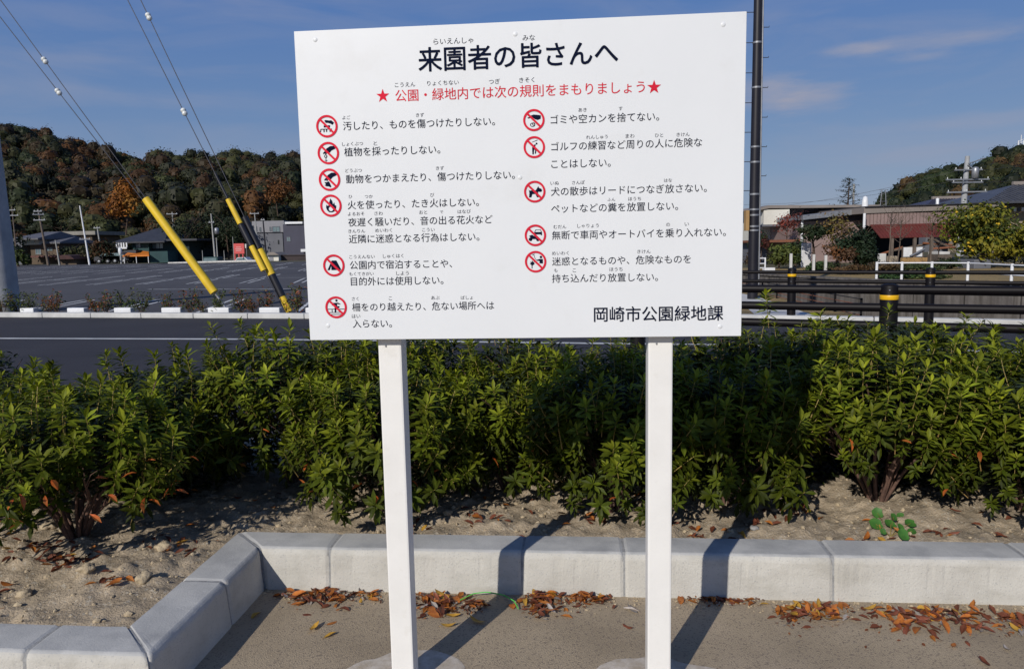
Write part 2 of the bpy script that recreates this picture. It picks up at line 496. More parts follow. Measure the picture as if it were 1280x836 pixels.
m_grassgreen = mat('verge_green', (0.07, 0.11, 0.025), (0.12, 0.12, 0.03), 1.5, 0.95, 0.03, 30)

exec_parts = []
# ------------------------------------------------------------------ ground, road, canal
ke = (math.cos(rad(-5)), math.sin(rad(-5)))
kn = (-ke[1], ke[0])
KO = (-1.08, 3.04)


def K(u, v):                                    # kerb frame -> plan
    return (KO[0] + u * ke[0] + v * kn[0], KO[1] + u * ke[1] + v * kn[1])


KERBLINE = [(-60, 27.6), (-12.0, 17.25), (-4.3, 15.35), (4.1, 13.3), (6.1, 12.45), (9.0, 11.15), (14.5, 8.5), (40, -4)]


def kerb_y(x, line=KERBLINE):
    for (x0, y0), (x1, y1) in zip(line, line[1:]):
        if x0 <= x <= x1: return y0 + (y1 - y0) * (x - x0) / (x1 - x0)
    return line[0][1] if x < line[0][0] else line[-1][1]


def sheet(name, poly, z, m, holes=None, label=None):
    rings = [[Vector((x, y, 0)) for x, y in poly]] + [[Vector((x, y, 0)) for x, y in h] for h in (holes or [])]
    flat = [p for r in rings for p in r]
    tri = geometry.tessellate_polygon(rings)
    mb = MB()
    fs = []
    for t in tri:
        a, b, c = [flat[i] for i in t]
        if (b - a).cross(c - a).z < 0: t = (t[0], t[2], t[1])
        fs.append(tuple(t))
    mb.add([(p.x, p.y, z) for p in flat], fs)
    return mb.build(name, m, kind='structure', fix=False)


CANAL = [(6.45, 13.05), (9.3, 11.75), (14.8, 9.1), (30, 1.6), (34, 8.5), (20.5, 16.2), (14.3, 20.8), (11.6, 24.2), (9.5, 30.5), (7.6, 46), (5.4, 46), (6.3, 32), (6.72, 19.3)]
LOWROAD = [(-43, 86.9), (-28.5, 86.6), (-28.5, 93.8), (-43, 94)]
sheet('ground', [(-900, -60), (900, -60), (900, 2200), (-900, 2200)], -0.006, m_ground, [CANAL, LOWROAD])
sheet('lower_road', [(-46, 85), (-25, 85), (-25, 96), (-46, 96)], -0.95, m_road)
roadnear = [(-60, 17.0), (-12, 6.35), (-4, 5.15), (4, 5.0), (40, -14)]
pv = [(-40, -30), (40, -30), (40, -14.2), (4, 4.95), (-4, 5.1), (-12, 6.3), (-40, 12.5)]
sheet('pavement', pv, 0.0, m_pave)
sheet('road', roadnear + [(x, y) for x, y in reversed(KERBLINE)], -0.002, m_road)
lot_poly = [(-110, 41), (-60, 28.3), (-12.0, 17.9), (-4.3, 15.95), (1.0, 14.6), (1.5, 40), (-2, 78.5), (-26, 82), (-66, 97), (-110, 112)]
sheet('car_park', lot_poly, -0.002, m_lot)
# footpath and dry grass beyond the road, on the right
fp = [atZ(926, 379).xy, atZ(948, 397.5).xy, (4.75, 13.42), (5.85, 13.1), atZ(1028, 398).xy, atZ(945, 371).xy, (6.0, 32), (4.6, 32)]
sheet('footpath', [(p[0], p[1]) for p in fp], 0.010, m_whiteconc)
sheet('dry_grass_verge', [(2.0, 14.1), (4.75, 13.44), (6.42, 13.02), (6.70, 19.3), (6.28, 32), (6.0, 46), (2.4, 46)], 0.003, m_drygrass)
sheet('yellow_grass_field', [(9.55, 30.6), (11.65, 24.3), (14.35, 20.9), (20.6, 16.4), (60, 0), (80, 38), (14, 38), (9.2, 38)], 0.003, m_drygrass)
sheet('canal_bed', [(-5, 5), (45, -8), (45, 50), (-5, 50)], -2.3, m_water)


def strip(mb, pts, w, z):
    for (x0, y0), (x1, y1) in zip(pts, pts[1:]):
        d = Vector((x1 - x0, y1 - y0)); L = d.length; d /= L
        n = Vector((-d.y, d.x)) * w / 2
        mb.add([(x0 + n.x, y0 + n.y, z), (x0 - n.x, y0 - n.y, z), (x1 - n.x, y1 - n.y, z), (x1 + n.x, y1 + n.y, z)], [(0, 1, 2, 3)])


mb = MB()
pts = [(x, kerb_y(x) - 3.35 - (0.5 if x < -8 else 0)) for x in (-50, -12, -4.3, 4.1, 6.1, 9, 14, 30)]
strip(mb, pts, 0.15, 0.003)
mb.build('edge_line', m_line, kind='structure', fix=False)
mb = MB()
rowd = Vector((math.cos(rad(-12)), math.sin(rad(-12))))
bayd = Vector((math.cos(rad(100)), math.sin(rad(100))))


def hairpin(mb, p, L):
    n = Vector((bayd.y, -bayd.x))
    a, b = p + n * 0.17, p - n * 0.17
    pts = [a, a + bayd * (L - 0.2)] + [p + bayd * (L - 0.2) + n * 0.17 * math.cos(t) + bayd * 0.17 * math.sin(t) for t in (0.6, 1.2, 1.57, 2.0, 2.6)] + [b + bayd * (L - 0.2), b]
    strip(mb, [(q.x, q.y) for q in pts], 0.085, 0.003)


for k in range(-16, 3):                          # first row beside the road
    hairpin(mb, Vector((-7.2, 17.35)) + rowd * 2.55 * k, 4.6)
for base, n0, n1 in ((Vector((-9, 31.5)), -22, 4), (Vector((-10, 37.3)), -24, 5), (Vector((-11, 47.5)), -22, 5), (Vector((-12, 53.3)), -20, 5), (Vector((-13, 64)), -18, 4), (Vector((-14, 70)), -14, 4)):
    for k in range(n0, n1):
        p = base + rowd * 2.55 * k
        if p.y + 5 < 79 + max(0, -p.x - 20) * 0.38: hairpin(mb, p, 5.0)
for c, a, b in ((Vector((-9.5, 37.0)), -58, 9), (Vector((-11.5, 53.0)), -50, 10), (Vector((-13.5, 69.7)), -40, 8)):
    q0, q1 = c + rowd * a, c + rowd * b
    strip(mb, [(q0.x, q0.y), (q1.x, q1.y)], 0.1, 0.0035)
q0, q1 = atZ(185, 361.7), atZ(370, 361.3)
strip(mb, [(q0.x, q0.y), (q1.x, q1.y)], 0.13, 0.0035)
mb.build('bay_markings', m_lotline, kind='structure', fix=False)

# far kerb of the road: one thing, a child per block
far = thing('road_kerb', 'long low concrete kerb on the far side of the road', 'kerb', (0, 14.5, 0))
m_farkerb = mat('far_kerb_concrete', (0.62, 0.62, 0.60), (0.46, 0.46, 0.45), 2.2, 0.85, 0.002, 50)
for (x0, y0), (x1, y1) in zip(KERBLINE, KERBLINE[1:]):
    a, b = Vector((x0, y0)), Vector((x1, y1))
    if x1 < -25 or x0 > 20: continue
    if x0 < -25: a = a + (b - a) * ((-25 - x0) / (x1 - x0))
    if x1 > 20: b = a + (b - a) * ((20 - x0) / (x1 - x0))
    L = (b - a).length
    n = max(1, int(L / 1.2)); d = (b - a) / L; ang = math.atan2(d.y, d.x)
    nn = Vector((-d.y, d.x))
    for k in range(n):
        c = a + (b - a) * ((k + 0.5) / n) + nn * 0.1
        MB().cbox((c.x, c.y, 0.05), (L / n - 0.012, 0.2, 0.11), ang, 0.018).build('kerb_block', m_farkerb, far)

# back edging between hedge bed and the road
be = thing('bed_edging', 'low concrete edging between hedge and road', 'kerb', (0, 5, 0))
for (x0, y0), (x1, y1) in zip([(-12, 6.33), (-4, 5.12), (4, 4.97)], [(-4, 5.12), (4, 4.97), (9, 2.3)]):
    a, b = Vector((x0, y0)), Vector((x1, y1)); L = (b - a).length; n = int(L / 1.0)
    ang = math.atan2((b - a).y, (b - a).x)
    for k in range(n):
        c = a + (b - a) * ((k + 0.5) / n)
        MB().cbox((c.x, c.y, 0.07), (L / n - 0.01, 0.15, 0.16), ang, 0.015).build('kerb_block', m_farkerb, be)

# ------------------------------------------------------------------ raised kerb of the bed
KH = 0.18
prof = [(0.0, -0.02), (0.004, 0.02), (0.015, KH - 0.03), (0.018, KH - 0.018), (0.026, KH - 0.007), (0.038, KH), (0.12, KH + 0.001), (0.19, KH), (0.202, KH - 0.01), (0.205, -0.02)]
kerb = thing('raised_kerb', 'pale concrete kerb with a step in it round the shrub bed', 'kerb', (0, 3.0, 0))


def kerb_block(seg, s0, s1, m0=0.0, m1=0.0):
    """seg gives (origin, direction, back normal); m0/m1 mitre slope of the ends (ds per unit back)"""
    o, d, nb = seg
    mb = MB()
    ns = max(2, int((s1 - s0) / 0.012))
    vs, fs, mi = [], [], []
    P = len(prof)
    for i in range(ns + 1):
        t = i / ns
        for j, (w, z) in enumerate(prof):
            ss = (s0 + m0 * w) * (1 - t) + (s1 + m1 * w) * t
            inset = 0.0
            if i in (0, ns): inset = 0.004
            ww = w + inset if w < 0.1 else w - inset
            zz = z - inset if z > 0.1 else z
            nx = 0.0016 * noise.noise(Vector((ss * 9 + o[0] * 7, w * 20, z * 16)))
            if 2 <= j <= 5:
                q_ = noise.noise(Vector((ss * 34 + o[1] * 3, z * 40, w * 40))); nx += 0.0022 * max(0, q_ - .18) * 3; zz -= 0.003 * max(0, q_ - .25) * 2
            x = o[0] + d[0] * ss + nb[0] * (ww + nx); y = o[1] + d[1] * ss + nb[1] * (ww + nx)
            vs.append((x, y, zz + (0.5 * nx if z > 0.1 else 0)))
    mb.v = vs
    for i in range(ns):
        for j in range(P - 1):
            a = i * P + j
            mb.f.append((a, a + 1, a + P + 1, a + P)); mb.sm.append(j in (2, 3, 4, 7))
            mb.m.append(1 if 4 <= j <= 7 else 0)
    for e in (0, ns):
        mb.f.append(tuple(e * P + j for j in range(P))); mb.m.append(0); mb.sm.append(False)
    return mb.build('kerb_block', [m_kerb, m_kerbtop], kerb)


G = 0.004
segM = (K(0, 0), ke, kn)
segD = (K(0, 0), (-kn[0], -kn[1]), (-ke[0], -ke[1]))       # runs towards the camera, back side to -u
segL = (K(0, -0.845), (-ke[0], -ke[1]), kn)
ju = [(p.xy - Vector(KO)).dot(Vector(ke)) for p in (atZ(420, 675, KH), atZ(655, 676, KH), atZ(778, 677, KH), atZ(1030, 681, KH), atZ(1266, 684, KH))]
us = ju + [ju[-1] + 0.83, ju[-1] + 1.66, ju[-1] + 2.5]
kerb_block(segM, G, us[0] - G, -1.0, 0)
for a, b in zip(us, us[1:]): kerb_block(segM, a + G, b - G)
# the part towards the camera: its back side lies to -u, the inner mitre shares the corner
kerb_block(segD, G, 0.30 - G, -1.0, 0)
kerb_block(segD, 0.30 + G, 0.845 - G, 0, -1.0)
kerb_block(segL, G, 0.44 - G, 1.0, 0)
for k in range(4): kerb_block(segL, 0.44 + 0.6 * k + G, 0.44 + 0.6 * (k + 1) - G)


def mortar(seg, s, mslope=0.0):
    o, d, nb = seg
    vs = []
    for ds in (-G * 1.6, G * 1.6):
        for (w, z) in prof:
            ww = 0.0045 + w * 0.96; zz = z - 0.0035 if z > 0.1 else z
            ss = s + ds + mslope * ww
            vs.append((o[0] + d[0] * ss + nb[0] * ww, o[1] + d[1] * ss + nb[1] * ww, zz))
    P = len(prof)
    mb = MB()
    mb.add(vs, [(j, j + 1, P + j + 1, P + j) for j in range(P - 1)] + [tuple(range(P)), tuple(range(2 * P - 1, P - 1, -1))])
    mb.build('mortar_joint', m_mortar, kerb)


for u in us[:-1]: mortar(segM, u)
mortar(segM, 0, -1.0); mortar(segD, 0.30); mortar(segD, 0.845, -1.0)
for k in range(3): mortar(segL, 0.44 + 0.6 * k)

# ------------------------------------------------------------------ soil of the bed


def in_bed(x, y):
    dx, dy = x - KO[0], y - KO[1]
    u = dx * ke[0] + dy * ke[1]; v = dx * kn[0] + dy * kn[1]
    if y > kerb_y(x, [(-12, 6.28), (-4, 5.07), (4, 4.92), (9, 2.25)]): return None
    if v > 0.19: return min(v - 0.2, 1)
    if u < -0.19 and v > -0.655: return min(-0.2 - u, v + 0.65)
    return None


def soil_h(x, y):
    q = Vector((x, y, 0.0))
    h = 0.142 + 0.035 * noise.noise(q * 2.3) + 0.022 * noise.noise(q * 6.1 + Vector((4, 2, 1)))
    r = noise.noise(q * 15 + Vector((9, 3, 2)))
    h += 0.016 * max(0, r) * 2 + 0.009 * noise.noise(q * 38)
    h += 0.004 * noise.noise(q * 90)
    mound = math.exp(-((x + 1.95) ** 2 / 0.3 + (y - 3.15) ** 2 / 0.18))
    return h + 0.05 * mound


st = 0.014
nx, ny = int(8.2 / st), int(3.6 / st)
gx = [-4.4 + i * st for i in range(nx)]
gy = [2.3 + j * st for j in range(ny)]
idx = -np.ones((nx, ny), int)
sv, sf = [], []
for i, x in enumerate(gx):
    for j, y in enumerate(gy):
        if x < -3.4 or x > 3.6:
            if (i % 1): continue
        e = in_bed(x, y)
        if e is None: continue
        h = soil_h(x, y)
        if e < 0.06: h = h * (0.5 + 0.5 * max(0, e) / 0.06) + 0.075 * (1 - max(0, e) / 0.06)
        idx[i, j] = len(sv)
        sv.append((x, y, min(h, 0.172 + 0.3 * max(0, e))))
for i in range(nx - 1):
    for j in range(ny - 1):
        a, b, c, d = idx[i, j], idx[i + 1, j], idx[i + 1, j + 1], idx[i, j + 1]
        if min(a, b, c, d) >= 0: sf.append((int(a), int(b), int(c), int(d)))
mb = MB(); mb.add(sv, sf, 0, True)
mb.build('soil', m_soil, kind='structure', fix=False)


def lump(mb, c, r, seed, flat=0.7, n=1):
    bm = bmesh.new()
    bmesh.ops.create_icosphere(bm, subdivisions=n, radius=1.0)
    for v in bm.verts:
        k = 1 + 0.45 * noise.noise(v.co * 1.4 + Vector((seed, seed * 0.7, 3))) + (0.22 * noise.noise(v.co * 4.1 + Vector((seed, 1, 3))) + .1 * noise.noise(v.co * 9 + Vector((seed, 1, 3))) if n > 1 else 0)
        v.co = Vector((v.co.x * r * k * (1 + 0.3 * math.sin(seed)), v.co.y * r * k, v.co.z * r * k * flat))
    bm.verts.index_update()
    mb.add([(v.co.x + c[0], v.co.y + c[1], v.co.z + c[2]) for v in bm.verts], [[v.index for v in f.verts] for f in bm.faces], 0, n > 1)
    bm.free()


mb = MB()
cnt = 0
while cnt < 1500:
    x, y = RND.uniform(-3.2, 3.2), RND.uniform(2.45, 4.4)
    if (in_bed(x, y) or 0) < 0.02: continue
    r = RND.choice((0.004, 0.006, 0.008, 0.012)) * RND.uniform(0.7, 1.3)
    lump(mb, (x, y, soil_h(x, y) + r * 0.2), r, cnt * 1.37)
    cnt += 1
for i in range(520):
    u = RND.uniform(-.05, 3.2); w = abs(RND.gauss(0, .05)) + .004
    x, y = K(u, -w)
    lump(mb, (x, y, .002), RND.choice((.0025, .004, .006)) * RND.uniform(.6, 1.3), i * 2.3)
mb.build('soil_crumbs', m_clod, kind='stuff')
CL = ['lump of dry soil halfway between the nearest shrub and the kerb corner', 'lump of dry soil just right of the nearest shrub base', 'large soil lump nearest the joint of the short kerb run', 'soil lump just below the nearest shrub base', 'soil lump in the dark gap left of the board', 'small soil lump in the dark gap left of the board', 'small soil lump at the left photo edge near the kerb', 'soil lump left of the nearest shrub base', 'soil lump under the right side of the nearest shrub', 'small soil lump right of the left post']
for k, (px, py, r) in enumerate(((205, 690, 0.032), (128, 690, 0.03), (180, 728, 0.036), (110, 722, 0.028), (240, 600, 0.03), (215, 610, 0.026), (30, 735, 0.024), (60, 660, 0.03), (150, 655, 0.026), (560, 640, 0.02))):
    p = atZ(px, py, 0.17)
    m1 = MB(); lump(m1, (p.x, p.y, soil_h(p.x, p.y) + r * 0.12), r, k * 2.1 + 0.4, 0.6, 3)
    solo(m1, 'soil_clod', m_clod, CL[k], 'soil clod', 'clods of dry soil in the bed')
p = atZ(943, 660, 0.16)
m1 = MB(); lump(m1, (p.x, p.y, soil_h(p.x, p.y) + 0.006), 0.022, 3.3, 0.5, 2)
solo(m1, 'pebble', m_stone, 'smooth grey oval pebble on the soil by the right post shadow', 'pebble')

# ------------------------------------------------------------------ sign
BY, BYAW = 2.235, rad(-4.7)
bx0 = atY(367, 39, BY + 0.05); bx1 = atY(934, 15, BY - 0.05)
cl = atY(388, 426, BY + 0.053); cr = atY(926, 419, BY - 0.053)
bd = Vector((math.cos(BYAW), math.sin(BYAW), 0)); bnm = Vector((math.sin(BYAW), -math.cos(BYAW), 0))   # front normal
bo = Vector((0.02, BY, 0))                       # a point on the front plane


def board_uv(px, py):
    r = ray(px, py); C0 = Vector((0, 0, CAMH))
    t = (bo - C0).dot(bnm) / r.dot(bnm)
    P = C0 + r * t
    return (P - bo).dot(bd), P.z


u0 = (board_uv(367, 39)[0] + board_uv(388, 426)[0]) / 2
u1 = (board_uv(934, 15)[0] + board_uv(926, 419)[0]) / 2
zt = (board_uv(367, 39)[1] + board_uv(934, 15)[1]) / 2
zb = (board_uv(388, 426)[1] + board_uv(926, 419)[1]) / 2
sign = thing('notice_board', 'large white park rules board on two square white posts', 'sign', (bo.x, bo.y, 0))


def BP(u, z, out=0.0):
    return bo + bd * u + bnm * out + Vector((0, 0, z))


bc = BP((u0 + u1) / 2, (zt + zb) / 2, -0.006)
MB().cbox(bc, (u1 - u0, 0.012, zt - zb), BYAW, 0.0015).build('board_panel', m_board, sign)
for zz in (zt - 0.03, zb + 0.04, (zt + zb) / 2):
    c = BP((u0 + u1) / 2, zz, -0.012 - 0.013)
    MB().cbox(c, (u1 - u0 - 0.03, 0.024, 0.04), BYAW, 0.002).build('frame_rail', m_post, sign)
postc = []
for pl, pr_ in ((470, 497), (813, 842)):
    ua, ub = board_uv(pl, 440)[0], board_uv(pr_, 440)[0]
    uc = (ua + ub) / 2
    wdt = 0.0745
    c = BP(uc, 0, -0.038 - wdt / 2)
    # posts run from under the ground to the board's top
    MB().cbox((c.x, c.y, (zt - 0.02) / 2 - 0.1), (wdt, wdt, zt - 0.02 + 0.2), BYAW, 0.006).build('post', m_post, sign)
    postc.append(c)
    for zz in (zb - 0.025,):
        q = c + bnm * (wdt / 2 + 0.0005)
        MB().lathe((q.x - 0.012, q.y, zz - 0.003), [(0.002, 0), (0.0028, 0.003), (0.002, 0.006)], 8).build('rivet', m_galv, sign)
    f = MB()
    n = 40
    ring = []
    for k in range(n):
        t = 2 * math.pi * k / n
        rr = 0.19 * (1 + 0.22 * noise.noise(Vector((math.cos(t) * 1.8, math.sin(t) * 1.8, c.x * 5))) + 0.06 * noise.noise(Vector((math.cos(t) * 9, math.sin(t) * 9, 2))))
        ring.append((c.x + rr * 1.25 * math.cos(t), c.y + rr * math.sin(t), 0.001))
    top = [(c.x + (a - c.x) * 0.93, c.y + (b - c.y) * 0.93, 0.003) for a, b, _ in ring]
    f.add(ring + top + [(c.x, c.y, 0.004)], [(k, (k + 1) % n, n + (k + 1) % n, n + k) for k in range(n)] + [(n + k, n + (k + 1) % n, 2 * n) for k in range(n)], 0, True)
    f.build('footing', m_foot, sign, fix=False)
for px, py in ((394, 50), (644, 43), (904, 31), (410, 407), (650, 222), (900, 408)):
    u, z = board_uv(px, py)
    q = BP(u, z, 0.0)
    mbx = MB()
    vs, fs = [], []
    n = 12
    for r, h in ((0.0070, 0.0001), (0.0058, 0.0012), (0.003, 0.0018)):
        for k in range(n):
            t = 2 * math.pi * k / n
            vs.append(q + bd * (r * math.cos(t)) + Vector((0, 0, r * math.sin(t))) + bnm * h)
    fs = [(i * n + k, i * n + (k + 1) % n, (i + 1) * n + (k + 1) % n, (i + 1) * n + k) for i in range(2) for k in range(n)] + [tuple(range(2 * n, 3 * n))]
    mbx.add(vs, fs, 0, True).build('screw_cap', m_board, sign)

# lettering -----------------------------------------------------------
TEXT = [
 # text, x0, x1, y centre, height scale, colour, weight
 ('来園者の皆さんへ', 521.7, 771, 70.8, 'k', 0.020),
 ('公園・緑地内では次の規則をまもりましょう', 492, 803.9, 114.8, 'r', 0.008),
 ('汚したり、ものを傷つけたりしない。', 428, 618, 155, 'k', 0.004),
 ('植物を採ったりしない。', 430, 550, 188.8, 'k', 0.004),
 ('動物をつかまえたり、傷つけたりしない。', 431.5, 642.6, 221.6, 'k', 0.004),
 ('火を使ったり、たき火はしない。', 434, 598, 254.7, 'k', 0.004),
 ('夜遅く騒いだり、音の出る花火など', 434.5, 615, 276.3, 'k', 0.004),
 ('近隣に迷惑となる行為はしない。', 435.5, 598.6, 297.6, 'k', 0.004),
 ('公園内で宿泊することや、', 437, 564.7, 330.6, 'k', 0.004),
 ('目的外には使用しない。', 438.3, 553.9, 351.2, 'k', 0.004),
 ('柵をのり越えたり、危ない場所へは', 439.5, 617, 383.0, 'k', 0.004),
 ('入らない。', 441, 489.8, 404.5, 'k', 0.004),
 ('ゴミや空カンを捨てない。', 687.8, 823.5, 148, 'k', 0.004),
 ('ゴルフの練習など周りの人に危険な', 688.3, 876.8, 181, 'k', 0.004),
 ('ことはしない。', 689, 763.2, 204.5, 'k', 0.004),
 ('犬の散歩はリードにつなぎ放さない。', 687.9, 882.6, 237.5, 'k', 0.004),
 ('ペットなどの糞を放置しない。', 688.4, 847, 259.4, 'k', 0.004),
 ('無断で車両やオートバイを乗り入れない。', 689, 906.3, 292.3, 'k', 0.004),
 ('迷惑となるものや、危険なものを', 689.5, 862.9, 325.5, 'k', 0.004),
 ('持ち込んだり放置しない。', 689.5, 822, 347.3, 'k', 0.004),
 ('岡崎市公園緑地課', 742, 903.2, 392.4, 'k', 0.014),
 ('らいえんしゃ', 541.8, 591.6, 51.6, 'k', 0), ('みな', 653.2, 668.7, 47.7, 'k', 0),
 ('こうえん', 493.5, 519, 106.2, 'k', 0), ('りょくちない', 534, 573.4, 104, 'k', 0), ('つぎ', 611, 625, 102.4, 'k', 0), ('きそく', 649, 668, 100.4, 'k', 0),
 ('よご', 428, 438, 147.3, 'k', 0), ('きず', 520, 530, 144.2, 'k', 0),
 ('しょくぶつ', 427.7, 453.8, 180.1, 'k', 0), ('と', 467, 471.5, 179.5, 'k', 0),
 ('どうぶつ', 431.7, 452.4, 213.4, 'k', 0), ('きず', 545, 555, 210.5, 'k', 0),
 ('ひ', 435.8, 440.3, 246, 'k', 0), ('つか', 455.9, 466, 245.8, 'k', 0), ('び', 537.8, 542.8, 243.9, 'k', 0),
 ('よるおそ', 434.8, 455.4, 267.5, 'k', 0), ('さわ', 468, 478.5, 266.9, 'k', 0), ('おと', 524, 534, 265.5, 'k', 0), ('で', 550, 554, 265.2, 'k', 0), ('はなび', 572, 588.5, 264.5, 'k', 0),
 ('きんりん', 435.5, 456.4, 289, 'k', 0), ('めいわく', 469, 490, 288, 'k', 0), ('こうい', 527.7, 543.3, 287.3, 'k', 0),
 ('こうえんない', 436.5, 468.4, 321, 'k', 0), ('しゅくはく', 478.7, 504.4, 320, 'k', 0),
 ('もくてきがい', 436.5, 467.2, 342.4, 'k', 0), ('しよう', 495.3, 511, 341.6, 'k', 0),
 ('さく', 439.8, 448.3, 373.6, 'k', 0), ('こ', 486, 490, 372.8, 'k', 0), ('あぶ', 539, 549.6, 372.2, 'k', 0), ('ばしょ', 576, 591, 372, 'k', 0),
 ('はい', 439.8, 450.4, 395.2, 'k', 0),
 ('あき', 723, 733.3, 137.7, 'k', 0), ('す', 773.3, 778.3, 136, 'k', 0),
 ('れんしゅう', 732.6, 759.6, 171.5, 'k', 0), ('まわ', 781.9, 793, 170.3, 'k', 0), ('ひと', 818.7, 829, 169.4, 'k', 0), ('きけん', 845.7, 862, 168.4, 'k', 0),
 ('いぬ', 688, 698.7, 229.1, 'k', 0), ('さんぽ', 715, 730.8, 228.4, 'k', 0), ('はな', 830, 840, 225.6, 'k', 0),
 ('ふん', 759.2, 769, 249.5, 'k', 0), ('ほうち', 785.3, 801.3, 248.7, 'k', 0),
 ('むだん', 691.8, 707.9, 283.6, 'k', 0), ('しゃりょう', 721.6, 748.4, 282.3, 'k', 0), ('の', 832.6, 837.4, 280.8, 'k', 0), ('い', 855.8, 861, 280.1, 'k', 0),
 ('めいわく', 690, 711, 316.6, 'k', 0), ('きけん', 796.6, 813.2, 314.5, 'k', 0),
 ('も', 692.6, 696.8, 338, 'k', 0), ('こ', 715.8, 720, 337.9, 'k', 0), ('ほうち', 761.8, 778.2, 336.6, 'k', 0),
]


def text_part(body, x0, x1, yc, colour, off):
    cu = bpy.data.curves.new('lettering', 'FONT')
    cu.body = body
    cu.resolution_u = 3
    o = bpy.data.objects.new('lettering', cu)
    COL.objects.link(o)
    dg = bpy.context.evaluated_depsgraph_get()
    me = bpy.data.meshes.new_from_object(o.evaluated_get(dg))
    bpy.data.objects.remove(o)
    bpy.data.curves.remove(cu)
    n = len(me.vertices)
    a = np.empty(n * 3); me.vertices.foreach_get('co', a); a = a.reshape(-1, 3)
    lo, hi = a.min(0), a.max(0)
    ua, ub = board_uv(x0, yc)[0], board_uv(x1, yc)[0]
    um, zm = board_uv((x0 + x1) / 2, yc)
    k = (ub - ua) / (hi[0] - lo[0])
    ky = k if len(body) > 1 else min(k, 0.0125)
    if off == 0: ky = min(k * 0.95, 0.022 if len(body) > 1 else 0.0145)
    # vertical: centre of the em box (glyph ink is centred about 0.36 em over the baseline)
    cy = 0.36
    polys = [tuple(p.vertices) for p in me.polygons]
    mb = MB()
    # stroke weight: the printed outline is thickened by laying shifted prints over one another
    shifts = [(0, 0)] if not off else [(.7 * off * math.cos(q), .7 * off * math.sin(q)) for q in [2 * math.pi * j / 8 for j in range(8 if off > 0.01 else 4)]]
    for li, (sx, sy) in enumerate(shifts):
        mb.add([BP(um + (a[i, 0] + sx - (lo[0] + hi[0]) / 2) * k, zm + (a[i, 1] + sy - cy) * ky, 0.0006 + 0.00012 * li) for i in range(n)], polys)
    bpy.data.meshes.remove(me)
    mb.build('lettering' if off else 'small_lettering', m_ink if colour == 'k' else m_red, sign, fix=False)


for T in TEXT: text_part(*T[:1], T[1], T[2], T[3], T[4], T[5])


def flat(mb, cu, cz, r, pts, out):
    P = [BP(cu + x * r, cz + y * r, out) for x, y in pts]
    tri = geometry.tessellate_polygon([[Vector((x, y, 0)) for x, y in pts]])
    mb.add(P, [tuple(t) for t in tri])


def stroke(mb, cu, cz, r, a, b, w, out):
    d = Vector((b[0] - a[0], b[1] - a[1])); n = Vector((-d.y, d.x)).normalized() * w / 2
    flat(mb, cu, cz, r, [(a[0] + n.x, a[1] + n.y), (a[0] - n.x, a[1] - n.y), (b[0] - n.x, b[1] - n.y), (b[0] + n.x, b[1] + n.y)], out)


def disc(cx, cy, r, n=14, sy=1.0):
    return [(cx + r * math.cos(2 * math.pi * k / n), cy + r * sy * math.sin(2 * math.pi * k / n)) for k in range(n)]


def poly_ring(mb, cu, cz, R_, pts_o, pts_i, out):
    n = len(pts_o)
    P = [BP(cu + x * R_, cz + y * R_, out) for x, y in pts_o + pts_i]
    mb.add(P, [(k, (k + 1) % n, n + (k + 1) % n, n + k) for k in range(n)])


